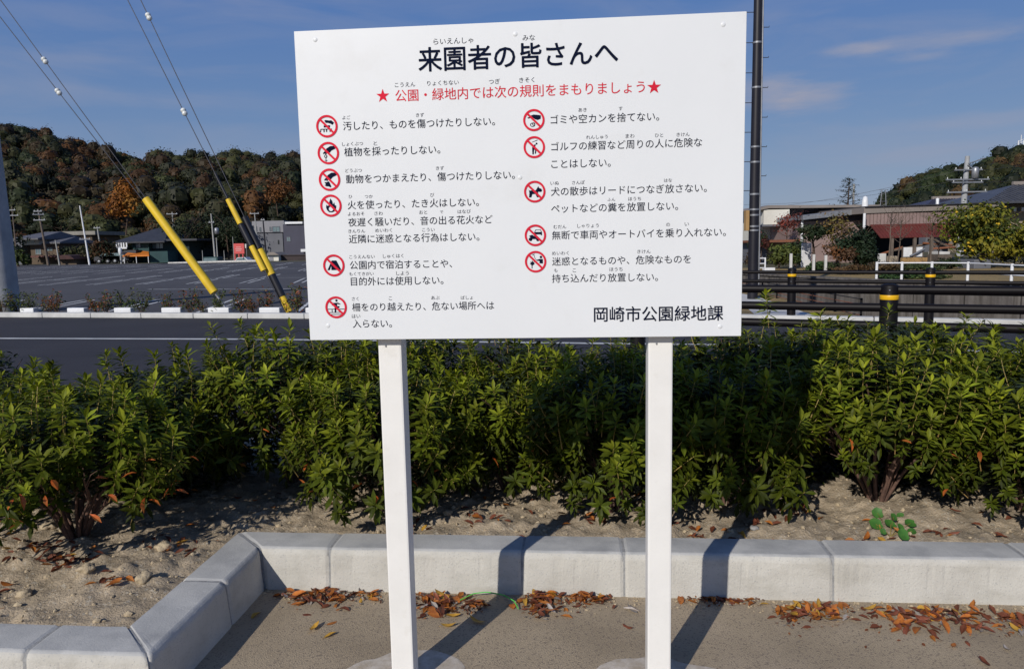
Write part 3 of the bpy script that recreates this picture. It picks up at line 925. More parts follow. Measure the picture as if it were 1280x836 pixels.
for px, py in ((478.6, 120.3), (817.6, 109.3)):
    u, z = board_uv(px, py)
    mb = MB()
    flat(mb, u, z, 0.0205, [((1 if k % 2 == 0 else 0.4) * math.sin(math.pi * k / 5), (1 if k % 2 == 0 else 0.4) * math.cos(math.pi * k / 5)) for k in range(10)], 0.0008)
    mb.build('star', m_red, sign, fix=False)
hand_down = [(0.62, 0.62), (0.2, 0.62), (-0.15, 0.42), (-0.28, 0.22), (-0.5, 0.02), (-0.46, -0.1), (-0.3, 0.0), (-0.3, -0.12), (-0.18, -0.1), (-0.12, 0.08), (0.02, 0.14), (0.05, -0.02), (0.15, 0.05), (0.3, 0.22), (0.68, 0.38)]
ICON = {
 'a': [[(-0.22, 0.5), (-0.1, 0.56), (0.25, 0.5), (0.42, 0.52), (0.62, 0.36), (0.68, 0.3), (0.52, 0.1), (0.35, 0.22), (0.1, 0.3), (-0.1, 0.3)], [(-0.3, 0.08), (0.3, 0.08), (0.28, -0.1), (-0.3, -0.1)],
       [(-0.6, -0.22), (0.45, -0.22), (0.45, -0.29), (-0.6, -0.29)], [(-0.62, -0.25), (-0.54, -0.25), (-0.58, -0.5), (-0.66, -0.5)], [(-0.34, -0.25), (-0.24, -0.25), (-0.24, -0.52), (-0.34, -0.52)], [(-0.1, -0.25), (0.0, -0.25), (0.0, -0.5), (-0.1, -0.5)], [(0.22, -0.25), (0.3, -0.25), (0.32, -0.5), (0.22, -0.5)]],
 'b': [hand_down, disc(-0.26, -0.28, 0.15), [(-0.28, -0.4), (-0.22, -0.4), (-0.22, -0.75), (-0.28, -0.75)], [(-0.45, -0.6), (-0.24, -0.74), (-0.05, -0.6), (-0.24, -0.68)]],
 'c': [hand_down, [(-0.5, -0.2), (-0.3, -0.22), (-0.1, -0.14), (-0.02, -0.22), (0.05, -0.4), (0.14, -0.62), (0.08, -0.7), (-0.12, -0.6), (-0.34, -0.58), (-0.5, -0.48), (-0.36, -0.42)]],
 'd': [[(-0.02, 0.66), (0.14, 0.42), (0.2, 0.1), (0.32, 0.3), (0.36, 0.05), (0.5, -0.02), (0.46, -0.3), (0.3, -0.52), (0.1, -0.6), (-0.2, -0.58), (-0.38, -0.4), (-0.46, -0.15), (-0.42, 0.1), (-0.26, -0.04), (-0.16, 0.26)]],
 'e': [[(-0.18, 0.45), (0.25, 0.45), (0.68, -0.42), (0.3, -0.42), (-0.25, -0.42), (-0.25, 0.0), (-0.4, -0.42), (-0.62, -0.42)]],
 'f': [disc(0.06, 0.62, 0.11), [(-0.25, 0.4), (0.2, 0.42), (0.42, 0.3), (0.42, 0.24), (0.1, 0.3), (0.1, 0.1), (0.32, 0.1), (0.3, -0.05), (0.02, -0.08), (-0.02, -0.5), (-0.16, -0.5), (-0.14, 0.1), (-0.16, 0.28), (-0.38, 0.16), (-0.4, 0.22)],
       [(-0.78, -0.14), (0.78, -0.14), (0.78, -0.2), (-0.78, -0.2)], [(-0.7, -0.44), (0.6, -0.44), (0.6, -0.5), (-0.7, -0.5)], [(-0.42, -0.14), (-0.36, -0.14), (-0.36, -0.5), (-0.42, -0.5)], [(-0.5, -0.62), (0.45, -0.62), (0.45, -0.68), (-0.5, -0.68)]],
 'g': [[(-0.3, 0.42), (0.0, 0.5), (0.5, 0.44), (0.66, 0.4), (0.64, 0.1), (0.35, 0.0), (0.1, 0.08), (-0.05, 0.2), (-0.3, 0.2), (-0.55, 0.15), (-0.6, 0.24), (-0.35, 0.3)]],
 'h': [disc(0.22, 0.32, 0.09), [(0.14, 0.26), (-0.02, 0.22), (-0.16, 0.1), (-0.2, -0.1), (-0.18, -0.66), (-0.06, -0.66), (-0.02, -0.2), (0.08, -0.3), (0.04, -0.6), (0.14, -0.6), (0.2, -0.28), (0.1, 0.06)], [(-0.2, 0.44), (0.3, 0.6), (0.34, 0.66), (0.3, 0.66), (-0.2, 0.48)]],
 'i': [[(-0.56, 0.24), (-0.48, 0.1), (-0.2, 0.14), (0.1, 0.12), (0.34, 0.5), (0.4, 0.34), (0.62, 0.24), (0.7, 0.1), (0.6, -0.04), (0.3, -0.02), (0.36, -0.52), (0.2, -0.52), (0.06, -0.22), (-0.22, -0.22), (-0.32, -0.52), (-0.54, -0.52), (-0.5, -0.1)]],
 'j': [[(0.02, 0.52), (0.5, 0.52), (0.62, 0.28), (0.62, 0.0), (0.5, 0.0), (0.5, 0.08), (0.0, 0.08), (0.0, 0.0), (-0.1, 0.0), (-0.1, 0.28)], disc(-0.46, -0.36, 0.17), disc(0.22, -0.4, 0.15), [(-0.6, -0.05), (-0.32, 0.06), (0.0, -0.12), (0.3, -0.24), (0.1, -0.36), (-0.3, -0.34)]],
 'k': [disc(0.5, 0.42, 0.12), [(0.1, 0.16), (0.36, 0.24), (0.68, 0.24), (0.68, -0.18), (0.36, -0.16), (0.36, 0.06), (0.1, 0.08)], [(-0.34, 0.14), (-0.2, -0.06), (-0.12, 0.08), (-0.14, -0.16), (-0.08, -0.2), (-0.3, -0.36), (-0.3, -0.62), (-0.38, -0.62), (-0.38, -0.34), (-0.56, -0.14), (-0.44, -0.12), (-0.5, 0.02), (-0.36, -0.04)]],
}
HOLES = {'b': disc(-0.26, -0.28, 0.07), 'd': disc(0.0, -0.3, 0.2), 'j': [(0.08, 0.46), (0.46, 0.46), (0.54, 0.3), (-0.02, 0.3)]}
icons = [(408.7, 158.1, 'a'), (410.5, 191.6, 'b'), (412, 224.8, 'c'), (413.7, 257.2, 'd'), (417.4, 331.8, 'e'), (420.2, 384, 'f'),
         (667.3, 150.4, 'g'), (667.8, 184.2, 'h'), (668.4, 239.7, 'i'), (669.2, 294.2, 'j'), (669.5, 327.1, 'k')]
for px, py, key in icons:
    u, z = board_uv(px, py)
    r = abs(board_uv(px + 13.4, py)[0] - board_uv(px - 13.4, py)[0]) / 2
    mb = MB()
    for pts_ in ICON[key]: flat(mb, u, z, r, pts_, 0.0008)
    if key == 'g': poly_ring(mb, u, z, r, disc(-0.12, -0.42, 0.24, 16, 0.8), disc(-0.12, -0.42, 0.17, 16, 0.8), 0.0008); poly_ring(mb, u, z, r, disc(-0.02, -0.36, 0.14, 12), disc(-0.02, -0.36, 0.08, 12), 0.0009)
    if key == 'k':
        for a, b in (((0.1, 0.12), (-0.1, 0.4)), ((-0.1, 0.4), (-0.1, 0.6)), ((-0.28, 0.66), (-0.06, 0.7)), ((-0.28, 0.6), (-0.16, 0.62))): stroke(mb, u, z, r, a, b, 0.04, 0.0008)
    mb.build('pictogram', m_ink, sign, fix=False)
    if key in HOLES:
        mb = MB(); flat(mb, u, z, r, HOLES[key], 0.0013); mb.build('pictogram_inset', m_board, sign, fix=False)
    mb = MB()
    n = 40
    poly_ring(mb, u, z, r, disc(0, 0, 1.0, n), disc(0, 0, 0.81, n), 0.0018)
    stroke(mb, u, z, r, (-0.66, 0.66), (0.66, -0.66), 0.19, 0.0019)
    mb.build('prohibition_ring', m_red, sign, fix=False)

# ------------------------------------------------------------------ azalea-like shrubs of the bed


def leaf_geo(L, w, fold=0.25, droop=0.15, curl=0.0):
    """a lanceolate leaf along +x, 8 triangles"""
    zz = lambda t: -droop * L * t * t
    P = [(0, 0, 0)]
    for t, k in ((0.30, 0.75), (0.62, 1.0)):
        P += [(t * L, -w * k / 2, zz(t) + fold * w / 2), (t * L, 0, zz(t)), (t * L, w * k / 2, zz(t) + fold * w / 2)]
    P.append((L, 0, zz(1) + curl * L))
    F = [(0, 1, 2), (0, 2, 3), (1, 4, 5, 2), (2, 5, 6, 3), (4, 7, 5), (5, 7, 6)]
    return P, F


class LeafMesh:
    """many leaves with a colour of their own each"""
    def __init__(s):
        s.v, s.f, s.c, s.m = [], [], [], []

    def leaf(s, pos, yaw, pitch, L, w, col, roll=0.0, mi=0, droop=0.15, fold=0.25):
        P, F = leaf_geo(L, w, fold, droop)
        M = Matrix.Translation(pos) @ Matrix.Rotation(yaw, 4, 'Z') @ Matrix.Rotation(-pitch, 4, 'Y') @ Matrix.Rotation(roll, 4, 'X')
        b = len(s.v)
        s.v += [tuple(M @ Vector(p)) for p in P]
        for f in F:
            s.f.append(tuple(i + b for i in f)); s.c.append(col); s.m.append(mi)

    def tube(s, pts, r0, r1, col, mi=1, n=4):
        t = MB(); k = len(pts)
        t.tube(pts, [r0 + (r1 - r0) * i / (k - 1) for i in range(k)], n, caps=False)
        b = len(s.v)
        s.v += t.v
        for f in t.f: s.f.append(tuple(i + b for i in f)); s.c.append(col); s.m.append(mi)

    def mesh(s, name, mats):
        me = bpy.data.meshes.new(name)
        me.from_pydata(s.v, [], s.f)
        for m in mats: me.materials.append(m)
        me.polygons.foreach_set('material_index', s.m)
        ca = me.color_attributes.new('col', 'FLOAT_COLOR', 'CORNER')
        arr = []
        for f, c in zip(s.f, s.c): arr += [c[0], c[1], c[2], 1.0] * len(f)
        ca.data.foreach_set('color', arr)
        me.update()
        return me


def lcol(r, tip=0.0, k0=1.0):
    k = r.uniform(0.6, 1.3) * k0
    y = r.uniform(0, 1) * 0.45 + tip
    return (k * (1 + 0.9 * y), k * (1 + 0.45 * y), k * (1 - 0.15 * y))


def shoot(seed, top=True, tone=1.0):
    r = random.Random(seed)
    lm = LeafMesh()
    H = r.uniform(0.10, 0.17) if top else r.uniform(0.08, 0.13)
    lean = Vector((r.uniform(-0.15, 0.15), r.uniform(-0.15, 0.15), 1)) * H
    lm.tube([Vector((0, 0, -0.03)), lean * 0.5 + Vector((r.uniform(-.006, .006), r.uniform(-.006, .006), 0)), lean], 0.0022, 0.0014, (1, 1, 1))
    n = r.randint(22, 32) if top else r.randint(18, 24)
    ga = 2.4
    for i in range(n):
        t = i / (n - 1)
        p = lean * (0.10 + 0.90 * t ** 0.6)
        pitch = rad(-14 + 58 * t + r.uniform(-14, 14)) if top else rad(-28 + 50 * t + r.uniform(-18, 18))
        if t > 0.92: pitch += rad(14)
        L = (0.060 - 0.006 * t) * r.uniform(0.75, 1.2) * (1 if top else 1.05)
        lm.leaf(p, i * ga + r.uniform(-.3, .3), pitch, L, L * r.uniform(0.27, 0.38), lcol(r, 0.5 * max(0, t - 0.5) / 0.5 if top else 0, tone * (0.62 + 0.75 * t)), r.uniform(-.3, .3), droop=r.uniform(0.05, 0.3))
    return lm.mesh('leafy_shoot', [m_leaf, m_stem])


TOPS = [shoot(100 + i, True, 1.35) for i in range(9)]  # shoots tinted by height: sunlit top and shaded base put into leaf colour
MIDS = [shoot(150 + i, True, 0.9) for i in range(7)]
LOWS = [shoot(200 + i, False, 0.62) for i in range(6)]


def one_leaf(seed, m, L=0.05, wr=0.34, curl=0.3):
    r = random.Random(seed)
    lm = LeafMesh()
    lm.leaf(Vector((0, 0, 0)), 0, 0, L, L * wr, (1, 1, 1), droop=curl, fold=0.5)
    return lm.mesh('leaf', [m])


REDLEAF = [one_leaf(i, m_redleaf, 0.052 + 0.004 * i, 0.36, 0.1 + 0.15 * i) for i in range(3)]


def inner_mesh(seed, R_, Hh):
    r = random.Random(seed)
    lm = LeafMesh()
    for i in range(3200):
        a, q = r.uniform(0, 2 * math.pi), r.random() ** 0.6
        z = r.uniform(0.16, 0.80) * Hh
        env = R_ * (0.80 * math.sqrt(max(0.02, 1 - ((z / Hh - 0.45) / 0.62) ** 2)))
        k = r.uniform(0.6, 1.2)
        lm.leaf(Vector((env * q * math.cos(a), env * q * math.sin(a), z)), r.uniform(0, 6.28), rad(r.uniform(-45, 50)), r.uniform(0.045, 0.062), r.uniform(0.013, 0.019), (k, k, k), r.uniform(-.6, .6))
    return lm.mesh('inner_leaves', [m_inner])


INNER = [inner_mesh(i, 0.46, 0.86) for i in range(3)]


def shrub(x, y, R_, Hh, seed, label, nshoots, nred=3, open_base=0.0, group='shrubs in the raised bed', sq=0.85):
    r = random.Random(seed)
    z0 = soil_h(x, y) - 0.01 if in_bed(x, y) is not None else 0.12
    t = thing('shrub', label, 'shrub', (x, y, z0), group)
    nst = 16 if open_base > 0 else 7
    # stems fan out from the base
    tips = []
    for i in range(nst):
        a = 2 * math.pi * i / nst + r.uniform(-.35, .35)
        rr = R_ * r.uniform(0.4, 0.8)
        zt_ = Hh * r.uniform(0.45, 0.75)
        p0 = Vector((0.02 * math.cos(a), 0.02 * math.sin(a), -0.03))
        p1 = Vector((rr * 0.30 * math.cos(a), rr * 0.30 * math.sin(a), zt_ * 0.30))
        p2 = Vector((rr * 0.62 * math.cos(a + .12), rr * 0.62 * math.sin(a + .12), zt_ * 0.62))
        p3 = Vector((rr * math.cos(a), rr * math.sin(a), zt_))
        w = r.uniform(0.006, 0.0105)
        mb = MB()
        mb.tube([p0, p1, p2, p3], [w * 1.15, w, w * 0.75, w * 0.45], 6)
        for q in range(4):
            k = r.uniform(0.35, 0.95)
            s0 = p1.lerp(p2, (k - .3) / .35) if k < 0.65 else p2.lerp(p3, (k - .65) / .35)
            d = Vector((math.cos(a + r.uniform(-1.2, 1.2)), math.sin(a + r.uniform(-1.2, 1.2)), r.uniform(0.3, 1.3))).normalized()
            e = s0 + d * r.uniform(0.12, 0.24)
            mb.tube([s0, (s0 + e) / 2 + Vector((0, 0, 0.015)), e], [w * 0.45, w * 0.33, w * 0.22], 5)
        me = mb.mesh('stem', m_barkred)
        inst('stem', me, t, (0, 0, 0))
    # leafy shoots over the dome: upper ones upright, lower ones spreading
    k = 0
    for i in range(nshoots):
        u = (i + 0.5) / nshoots
        a = i * 2.39996 + r.uniform(-.3, .3)
        lo = 0.22 + open_base * 1.6
        zf = lo + (0.95 - lo) * (1 - u) ** 0.95 if i % 3 else 0.55 + 0.4 * r.random()
        prof_r = math.sqrt(max(0.03, 1 - ((zf - 0.58) / 0.60) ** 2))
        lump_ = 1 + 0.34 * noise.noise(Vector((math.cos(a) * 1.6 + seed, math.sin(a) * 1.6, zf * 3)))
        inn = r.uniform(0.72, 1.0) if zf < 0.75 else r.uniform(0.1, 1.0) ** 0.5
        rr = R_ * prof_r * lump_ * inn
        zz = Hh * zf * (0.90 + 0.14 * noise.noise(Vector((rr * math.cos(a) * 4, rr * math.sin(a) * 4, seed * 3.3))))
        if zf > 0.75: zz -= 0.10 * (rr / R_) ** 2 * Hh
        if zf > 0.7 and r.random() < 0.22: zz += r.uniform(0.02, 0.09)
        outl = (1 - zf) * 1.0 + 0.15
        tilt = rad(min(78, 62 * outl * (rr / R_) + r.uniform(-14, 14)))
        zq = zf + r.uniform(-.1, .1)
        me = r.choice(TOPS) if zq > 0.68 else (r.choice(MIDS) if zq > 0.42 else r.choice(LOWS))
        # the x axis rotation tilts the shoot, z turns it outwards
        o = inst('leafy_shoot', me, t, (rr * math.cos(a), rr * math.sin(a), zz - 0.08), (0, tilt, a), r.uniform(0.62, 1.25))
        o.rotation_mode = 'XYZ'
    sc = (R_ / 0.46 * 0.95, R_ / 0.46 * 0.95, Hh / 0.86)
    if open_base: sc = (sc[0] * .9, sc[1] * .9, sc[2] * .72)
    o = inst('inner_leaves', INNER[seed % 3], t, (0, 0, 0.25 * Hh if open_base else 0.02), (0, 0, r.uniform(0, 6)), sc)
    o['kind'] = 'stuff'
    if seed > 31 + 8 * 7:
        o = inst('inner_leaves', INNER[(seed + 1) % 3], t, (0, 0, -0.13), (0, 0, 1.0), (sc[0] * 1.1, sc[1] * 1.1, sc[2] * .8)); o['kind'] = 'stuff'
    for i in range(nred):
        a = rad(-90 + r.uniform(-75, 75)) if nred < 20 else rad(-62 + r.uniform(-60, 60))
        zf = r.uniform(0.2, 0.5) if nred < 20 else r.uniform(.32, .62)
        rr = R_ * r.uniform(0.80, 0.98) * math.sqrt(max(0.1, 1 - ((zf - 0.58) / 0.60) ** 2)) + (0.05 if nred < 20 else 0.13)
        inst('leaf', r.choice(REDLEAF), t, (rr * math.cos(a), rr * math.sin(a), zf * Hh), (r.uniform(-.5, .5), rad(r.uniform(-10, 60)), r.uniform(0, 6.28)), r.uniform(0.8, 1.2)).data.materials
    return t


SHR = [
 # x, y, R, H, label, shoots, red, open
 (-1.97, 3.22, 0.50, 0.70, 'nearest shrub with red leaves and bare stems, left of the kerb corner', 150, 26, 0.12),
 (-1.25, 4.12, 0.48, 0.92, 'shrub behind the dark gap left of the board, in the middle of the row', 120, 4, 0.0),
 (-0.66, 3.60, 0.42, 0.78, 'shrub right behind the left post of the board', 150, 7, 0.0),
 (-0.03, 3.92, 0.36, 0.74, 'shrub between the two posts, nearer the left one', 130, 3, 0.0),
 (0.47, 3.53, 0.41, 0.80, 'shrub between the two posts, its foliage down to the soil', 150, 4, 0.0),
 (1.06, 3.57, 0.38, 0.76, 'shaded shrub just right of the right post', 150, 5, 0.0),
 (1.80, 3.57, 0.48, 0.86, 'bushy shrub with many thin stems above the clover plant', 180, 5, 0.10),
 (2.45, 3.42, 0.48, 0.78, 'shrub at the right edge of the photo in the front row', 140, 3, 0.0),
 (-2.75, 3.75, 0.50, 0.74, 'shrub at the left edge of the photo behind the nearest one', 90, 2, 0.0),
 (-1.95, 4.15, 0.50, 0.77, 'shrub in the back row behind the nearest shrub', 110, 2, 0.0),
 (-0.66, 4.42, 0.48, 0.90, 'back row shrub below the left part of the board', 90, 1, 0.0),
 (0.12, 4.42, 0.46, 0.84, 'back row shrub below the middle of the board', 90, 1, 0.0),
 (0.82, 4.30, 0.46, 0.82, 'back row shrub behind the right post', 90, 1, 0.0),
 (1.48, 4.22, 0.48, 0.91, 'back row shrub below the thin roadside pole', 100, 1, 0.0),
 (2.15, 4.12, 0.50, 0.98, 'tallest back row shrub in front of the thick rail post', 110, 1, 0.0),
 (2.88, 3.98, 0.50, 0.86, 'back row shrub at the right edge of the photo', 90, 1, 0.0),
 (-3.35, 4.35, 0.50, 0.84, 'back row shrub at the far left of the bed', 60, 0, 0.0),
 (-3.25, 3.35, 0.48, 0.74, 'front row shrub left of the photo edge', 50, 0, 0.0),
 (3.30, 3.35, 0.48, 0.80, 'front row shrub beyond the right edge', 50, 0, 0.0),
]
for i, (x, y, R_, Hh, lb, ns, nr, ob) in enumerate(SHR):
    shrub(x, y, R_ * (1.0 if i < 8 else 1.08), Hh, 31 + i * 7, lb, min(295, int(ns * 1.6)), nr, ob)
# tall single shoots that stand above the row
# ------------------------------------------------------------------ fallen leaves
def dry_mesh(seed, m):
    r = random.Random(seed)
    L = r.uniform(0.045, 0.062); w = L * r.uniform(0.36, 0.5)
    bm = MB()
    n = 7
    vs, fs = [], []
    curl = r.uniform(0.2, 1.2); bend = r.uniform(-0.5, 0.7)
    for i in range(n):
        t = i / (n - 1)
        hw = w / 2 * (math.sin(math.pi * (t ** 0.85)) ** 0.75 if 0 < t < 1 else 0.04)
        x = (t - .5) * L
        z = bend * L * (t - .5) ** 2 * 1.2 + 0.003
        for sgn in (-1, 0, 1):
            vs.append((x, sgn * hw * (1 - 0.25 * curl), z + abs(sgn) * hw * curl * (1 + 0.2 * math.sin(9 * t + seed)) * 0.6))
    for i in range(n - 1):
        for k in (0, 1):
            fs.append((i * 3 + k, i * 3 + k + 1, i * 3 + k + 4, i * 3 + k + 3))
    bm.add(vs, fs, 0, True)
    bm.tube([(-L / 2, 0, 0.003), (-L / 2 - 0.008, 0.001, 0.005)], 0.0006, 4)
    me = bm.mesh('fallen_leaf', m)
    return me


DRY = [[dry_mesh(10 * i + j, m) for j in range(4)] for i, m in enumerate(m_dry)]
CN = ['orange', 'dark red-brown', 'yellow', 'grey']
leaf_n = 0


LITTER = LeafMesh()


def drop(x, y, z, c, place, r, pile=0.0, s=1.0, single=True):
    global leaf_n
    if not single:
        cc = ((0.42, 0.15, 0.03), (0.17, 0.055, 0.028), (0.5, 0.29, 0.05), (0.36, 0.32, 0.28))[c]
        L = r.uniform(0.04, 0.055)
        LITTER.leaf(Vector((x, y, z + 0.003)), r.uniform(0, 6.28), rad(r.uniform(-8, 20)), L, L * 0.42, cc, r.uniform(-.5, .5), droop=r.uniform(-.3, .3), fold=0.6)
        return
    o = bpy.data.objects.new('fallen_leaf', r.choice(DRY[c]))
    o.location = (x, y, z + 0.002 + pile)
    o.rotation_euler = (r.uniform(-.5, .5) * (1 if pile > 0.004 else .4), r.uniform(-.5, .5) * (1 if pile > 0.004 else .4), r.uniform(0, 6.28))
    if r.random() < 0.25: o.rotation_euler[0] += math.pi; o.location.z += 0.006
    k = r.uniform(0.8, 1.2) * s
    o.scale = (k, k, k)
    COL.objects.link(o)
    tag(o, '%s dry leaf %s' % (CN[c], place), 'leaf', 'fallen leaves')
    leaf_n += 1


lr = random.Random(3)
DR = [  # pixel x0, x1, y0, y1, n, place, pile
 (352, 478, 740, 758, 40, 'in the drift left of the left post', 0.018),
 (512, 582, 747, 770, 34, 'in the drift right of the left post', 0.02),
 (580, 606, 752, 764, 6, 'in the small clump under the green cord', 0.01),
 (652, 706, 742, 772, 30, 'in the clump at the cord end', 0.02),
 (706, 764, 741, 758, 20, 'in the drift left of the right post', 0.016),
 (966, 1062, 756, 784, 38, 'in the clump by the right post shadow', 0.016),
 (1082, 1245, 762, 796, 72, 'in the widest drift at the right', 0.018),
 (1250, 1285, 768, 794, 12, 'in the clump at the photo edge', 0.01),
 (850, 950, 745, 755, 9, 'in the row at the right shadow', 0.004),
]
for x0, x1, y0, y1, n, place, pile in DR:
    for i in range(n):
        tx = lr.gauss(0.5, 0.24); ty = abs(lr.gauss(0.1, 0.42))
        if not 0 < tx < 1: tx = lr.random()
        if ty > 1.1: ty = lr.random()
        p = atZ(x0 + (x1 - x0) * tx, y0 + (y1 - y0) * ty + 1.5)
        c = lr.choices((0, 1, 2, 3), (5, 5, 1.2, 1.2))[0]
        lim = KO[1] - 0.0875 * (p.x - KO[0]) - 0.02
        where = (', left end' if tx < .34 else (', right end' if tx > .66 else ', middle')) + (', kerb side' if ty < .25 else ', outer side')
        drop(p.x, min(p.y, lim), 0, c, place + where, lr, lr.random() * pile, 1.0, i % 5 != 4)
        for _ in range(1):
            p = atZ(x0 + (x1 - x0) * min(1, max(0, lr.gauss(.5, .25))), y0 + (y1 - y0) * min(1, abs(lr.gauss(.1, .35))) + 1.5)
            drop(p.x, min(p.y, KO[1] - 0.0875 * (p.x - KO[0]) - 0.02), 0, lr.choices((0, 1, 3), (3, 7, 1))[0], '', lr, 0, 1, False)
for px, py, c in ((320, 770, 2), (394, 786, 2), (413, 795, 2), (416, 778, 0), (381, 768, 1), (566, 772, 2), (561, 783, 2), (596, 778, 2), (640, 757, 0), (785, 784, 1), (768, 760, 1), (790, 763, 3), (955, 756, 2), (940, 755, 0), (880, 749, 0),
                  (1055, 757, 0), (1192, 808, 0), (1210, 803, 1), (1258, 812, 3), (1120, 788, 0), (1168, 797, 1), (1230, 830, 1), (430, 762, 1), (370, 756, 0)):
    p = atZ(px, py)
    drop(p.x, p.y, 0, c, 'alone on the sandy pavement', lr)
sr = random.Random(8)
for i in range(90):
    for _ in range(50):
        x, y = sr.uniform(-2.4, 2.6), sr.uniform(2.5, 3.9)
        if y > 3.0 - 0.0875 * x and x > -1.3 and sr.random() < 0.0: continue
        e = in_bed(x, y)
        if e is not None and e > 0.03: break
    c = sr.choices((0, 1, 2, 3), (4, 6, 1.5, 0.8))[0]
    drop(x, y, soil_h(x, y), c, ('on the soil under the shrubs, ' + ('left of the left post' if x < -.45 else 'between the posts' if x < .5 else 'right of the right post')) if x > -1.3 else 'on the soil left of the kerb corner' + (', at the kerb' if y < 2.75 else ', by the shrub base'), sr, 0.003, 0.9, i < 40)
for (px, py, n) in ((55, 700, 22), (30, 690, 14), (140, 735, 9), (215, 690, 14), (95, 705, 16), (600, 650, 12), (960, 655, 10), (1010, 640, 12), (1105, 672, 14), (1185, 668, 8), (870, 662, 12), (740, 655, 8), (520, 655, 8)):
    p = atZ(px, py, 0.16)
    for i in range(n):
        x, y = p.x + sr.gauss(0, 0.07), p.y + sr.gauss(0, 0.035)
        if (in_bed(x, y) or 0) < 0.02: continue
        drop(x, y, soil_h(x, y), sr.choices((0, 1, 2), (2, 6, 0.7))[0], ('on the soil under the shrubs, ' + ('left of the left post' if x < -.45 else 'between the posts' if x < .5 else 'right of the right post' if x < 1.5 else 'near the clover')) if x > -1.3 else 'on the soil left of the kerb corner' + (', at the photo edge' if x < -2.05 else ', by the shrub base' if x < -1.7 else ', near the kerb'), sr, 0.006, 0.9, i < 3)

# little crumbs of broken leaf along the kerb foot: nobody could count them
lm = LeafMesh()
for i in range(1100):
    x0, x1, y0, y1 = lr.choice(DR)[:4]
    p = atZ(lr.uniform(x0, x1), y0 + (y1 - y0) * abs(lr.gauss(0, 0.5)) + 1)
    lim = KO[1] - 0.0875 * (p.x - KO[0]) - 0.006
    L = lr.uniform(0.006, 0.022)
    k = lr.choice(((0.20, 0.07, 0.03), (0.12, 0.05, 0.03), (0.34, 0.13, 0.04), (0.3, 0.26, 0.22)))
    lm.leaf(Vector((p.x, min(p.y, lim), 0.003 + lr.random() * 0.006)), lr.uniform(0, 6.28), rad(lr.uniform(-10, 25)), L, L * 0.5, k, lr.uniform(-.5, .5))
me = lm.mesh('leaf_crumbs', [m_foliage])
o = bpy.data.objects.new('leaf_crumbs', me); COL.objects.link(o); tag(o, kind='stuff')
o = bpy.data.objects.new('leaf_litter', LITTER.mesh('leaf_litter', [m_foliage])); COL.objects.link(o); tag(o, kind='stuff')

# cord, twig, clover
mb = MB()
cp = [atZ(575, 752), atZ(592, 747.5), atZ(610, 748), atZ(630, 752), atZ(643, 757), atZ(648, 763)]
pts = []
for i in range(len(cp) - 1):
    for t in (0, .33, .66): pts.append(cp[i].lerp(cp[i + 1], t))
pts.append(cp[-1])
mb.tube([Vector((p.x, p.y, 0.008 + 0.022 * math.sin(math.pi * i / (len(pts) - 1)))) for i, p in enumerate(pts)], 0.0024, 6)
solo(mb, 'cord', m_string, 'thin bright green cord curving over the leaves at the kerb foot', 'cord')
p = atZ(790, 763)
mb = MB(); mb.tube([(p.x - .03, p.y + .015, .006), (p.x, p.y, .012), (p.x + .028, p.y - .012, .004)], [.0035, .005, .002], 6)
solo(mb, 'stick', m_dry[3], 'short pale stick on the pavement left of the right post', 'stick')
p = atZ(1113, 668, 0.155)
cv = thing('weed', 'small weed with round bright green leaves at the back of the kerb', 'plant', (p.x, p.y, soil_h(p.x, p.y)))
for i, (px, py, s_) in enumerate(((1097, 641, 1.25), (1095, 655, 1.45), (1113, 655, 1.3), (1117, 646, 0.9), (1126, 645, 0.9), (1138, 654, 1.2), (1129, 668, 1.3), (1126, 659, .9), (1140, 664, .9), (1104, 664, .7))):
    q = atZ(px, py, 0.155)
    hgt = 0.02 + 0.008 * (i % 4)
    q = atZ(px, py, soil_h(p.x, p.y) + hgt)
    mb = MB()
    n = 12
    R_ = 0.021 * s_
    til = Matrix.Rotation(rad(48 - 12 * (i % 3)), 4, 'X') @ Matrix.Rotation(rad(-12 + 11 * (i % 4)), 4, 'Y')
    vs = [Vector((0, 0, 0))]
    for rr, zz in ((0.55, 0.05), (1.0, 0.16)):
        for k in range(n):
            t = 2 * math.pi * k / n
            w_ = rr * (1 - (0.28 if k == 0 and rr > .9 else 0)) * (1 + .05 * math.sin(5 * t + i))
            vs.append(Vector((R_ * w_ * math.cos(t), R_ * w_ * math.sin(t), R_ * zz)))
    vs = [til @ v + q for v in vs]
    mb.add(vs, [(0, 1 + k, 1 + (k + 1) % n) for k in range(n)] + [(1 + k, 1 + n + k, 1 + n + (k + 1) % n, 1 + (k + 1) % n) for k in range(n)], 0, True)
    mb.build('leaf', m_weed, cv)
    mb = MB(); mb.tube([(p.x, p.y, soil_h(p.x, p.y)), ((p.x + q.x) / 2, (p.y + q.y) / 2, q.z * .98), q], 0.0011, 5)
    mb.build('stalk', m_stem, cv)

# ------------------------------------------------------------------ roadside rails


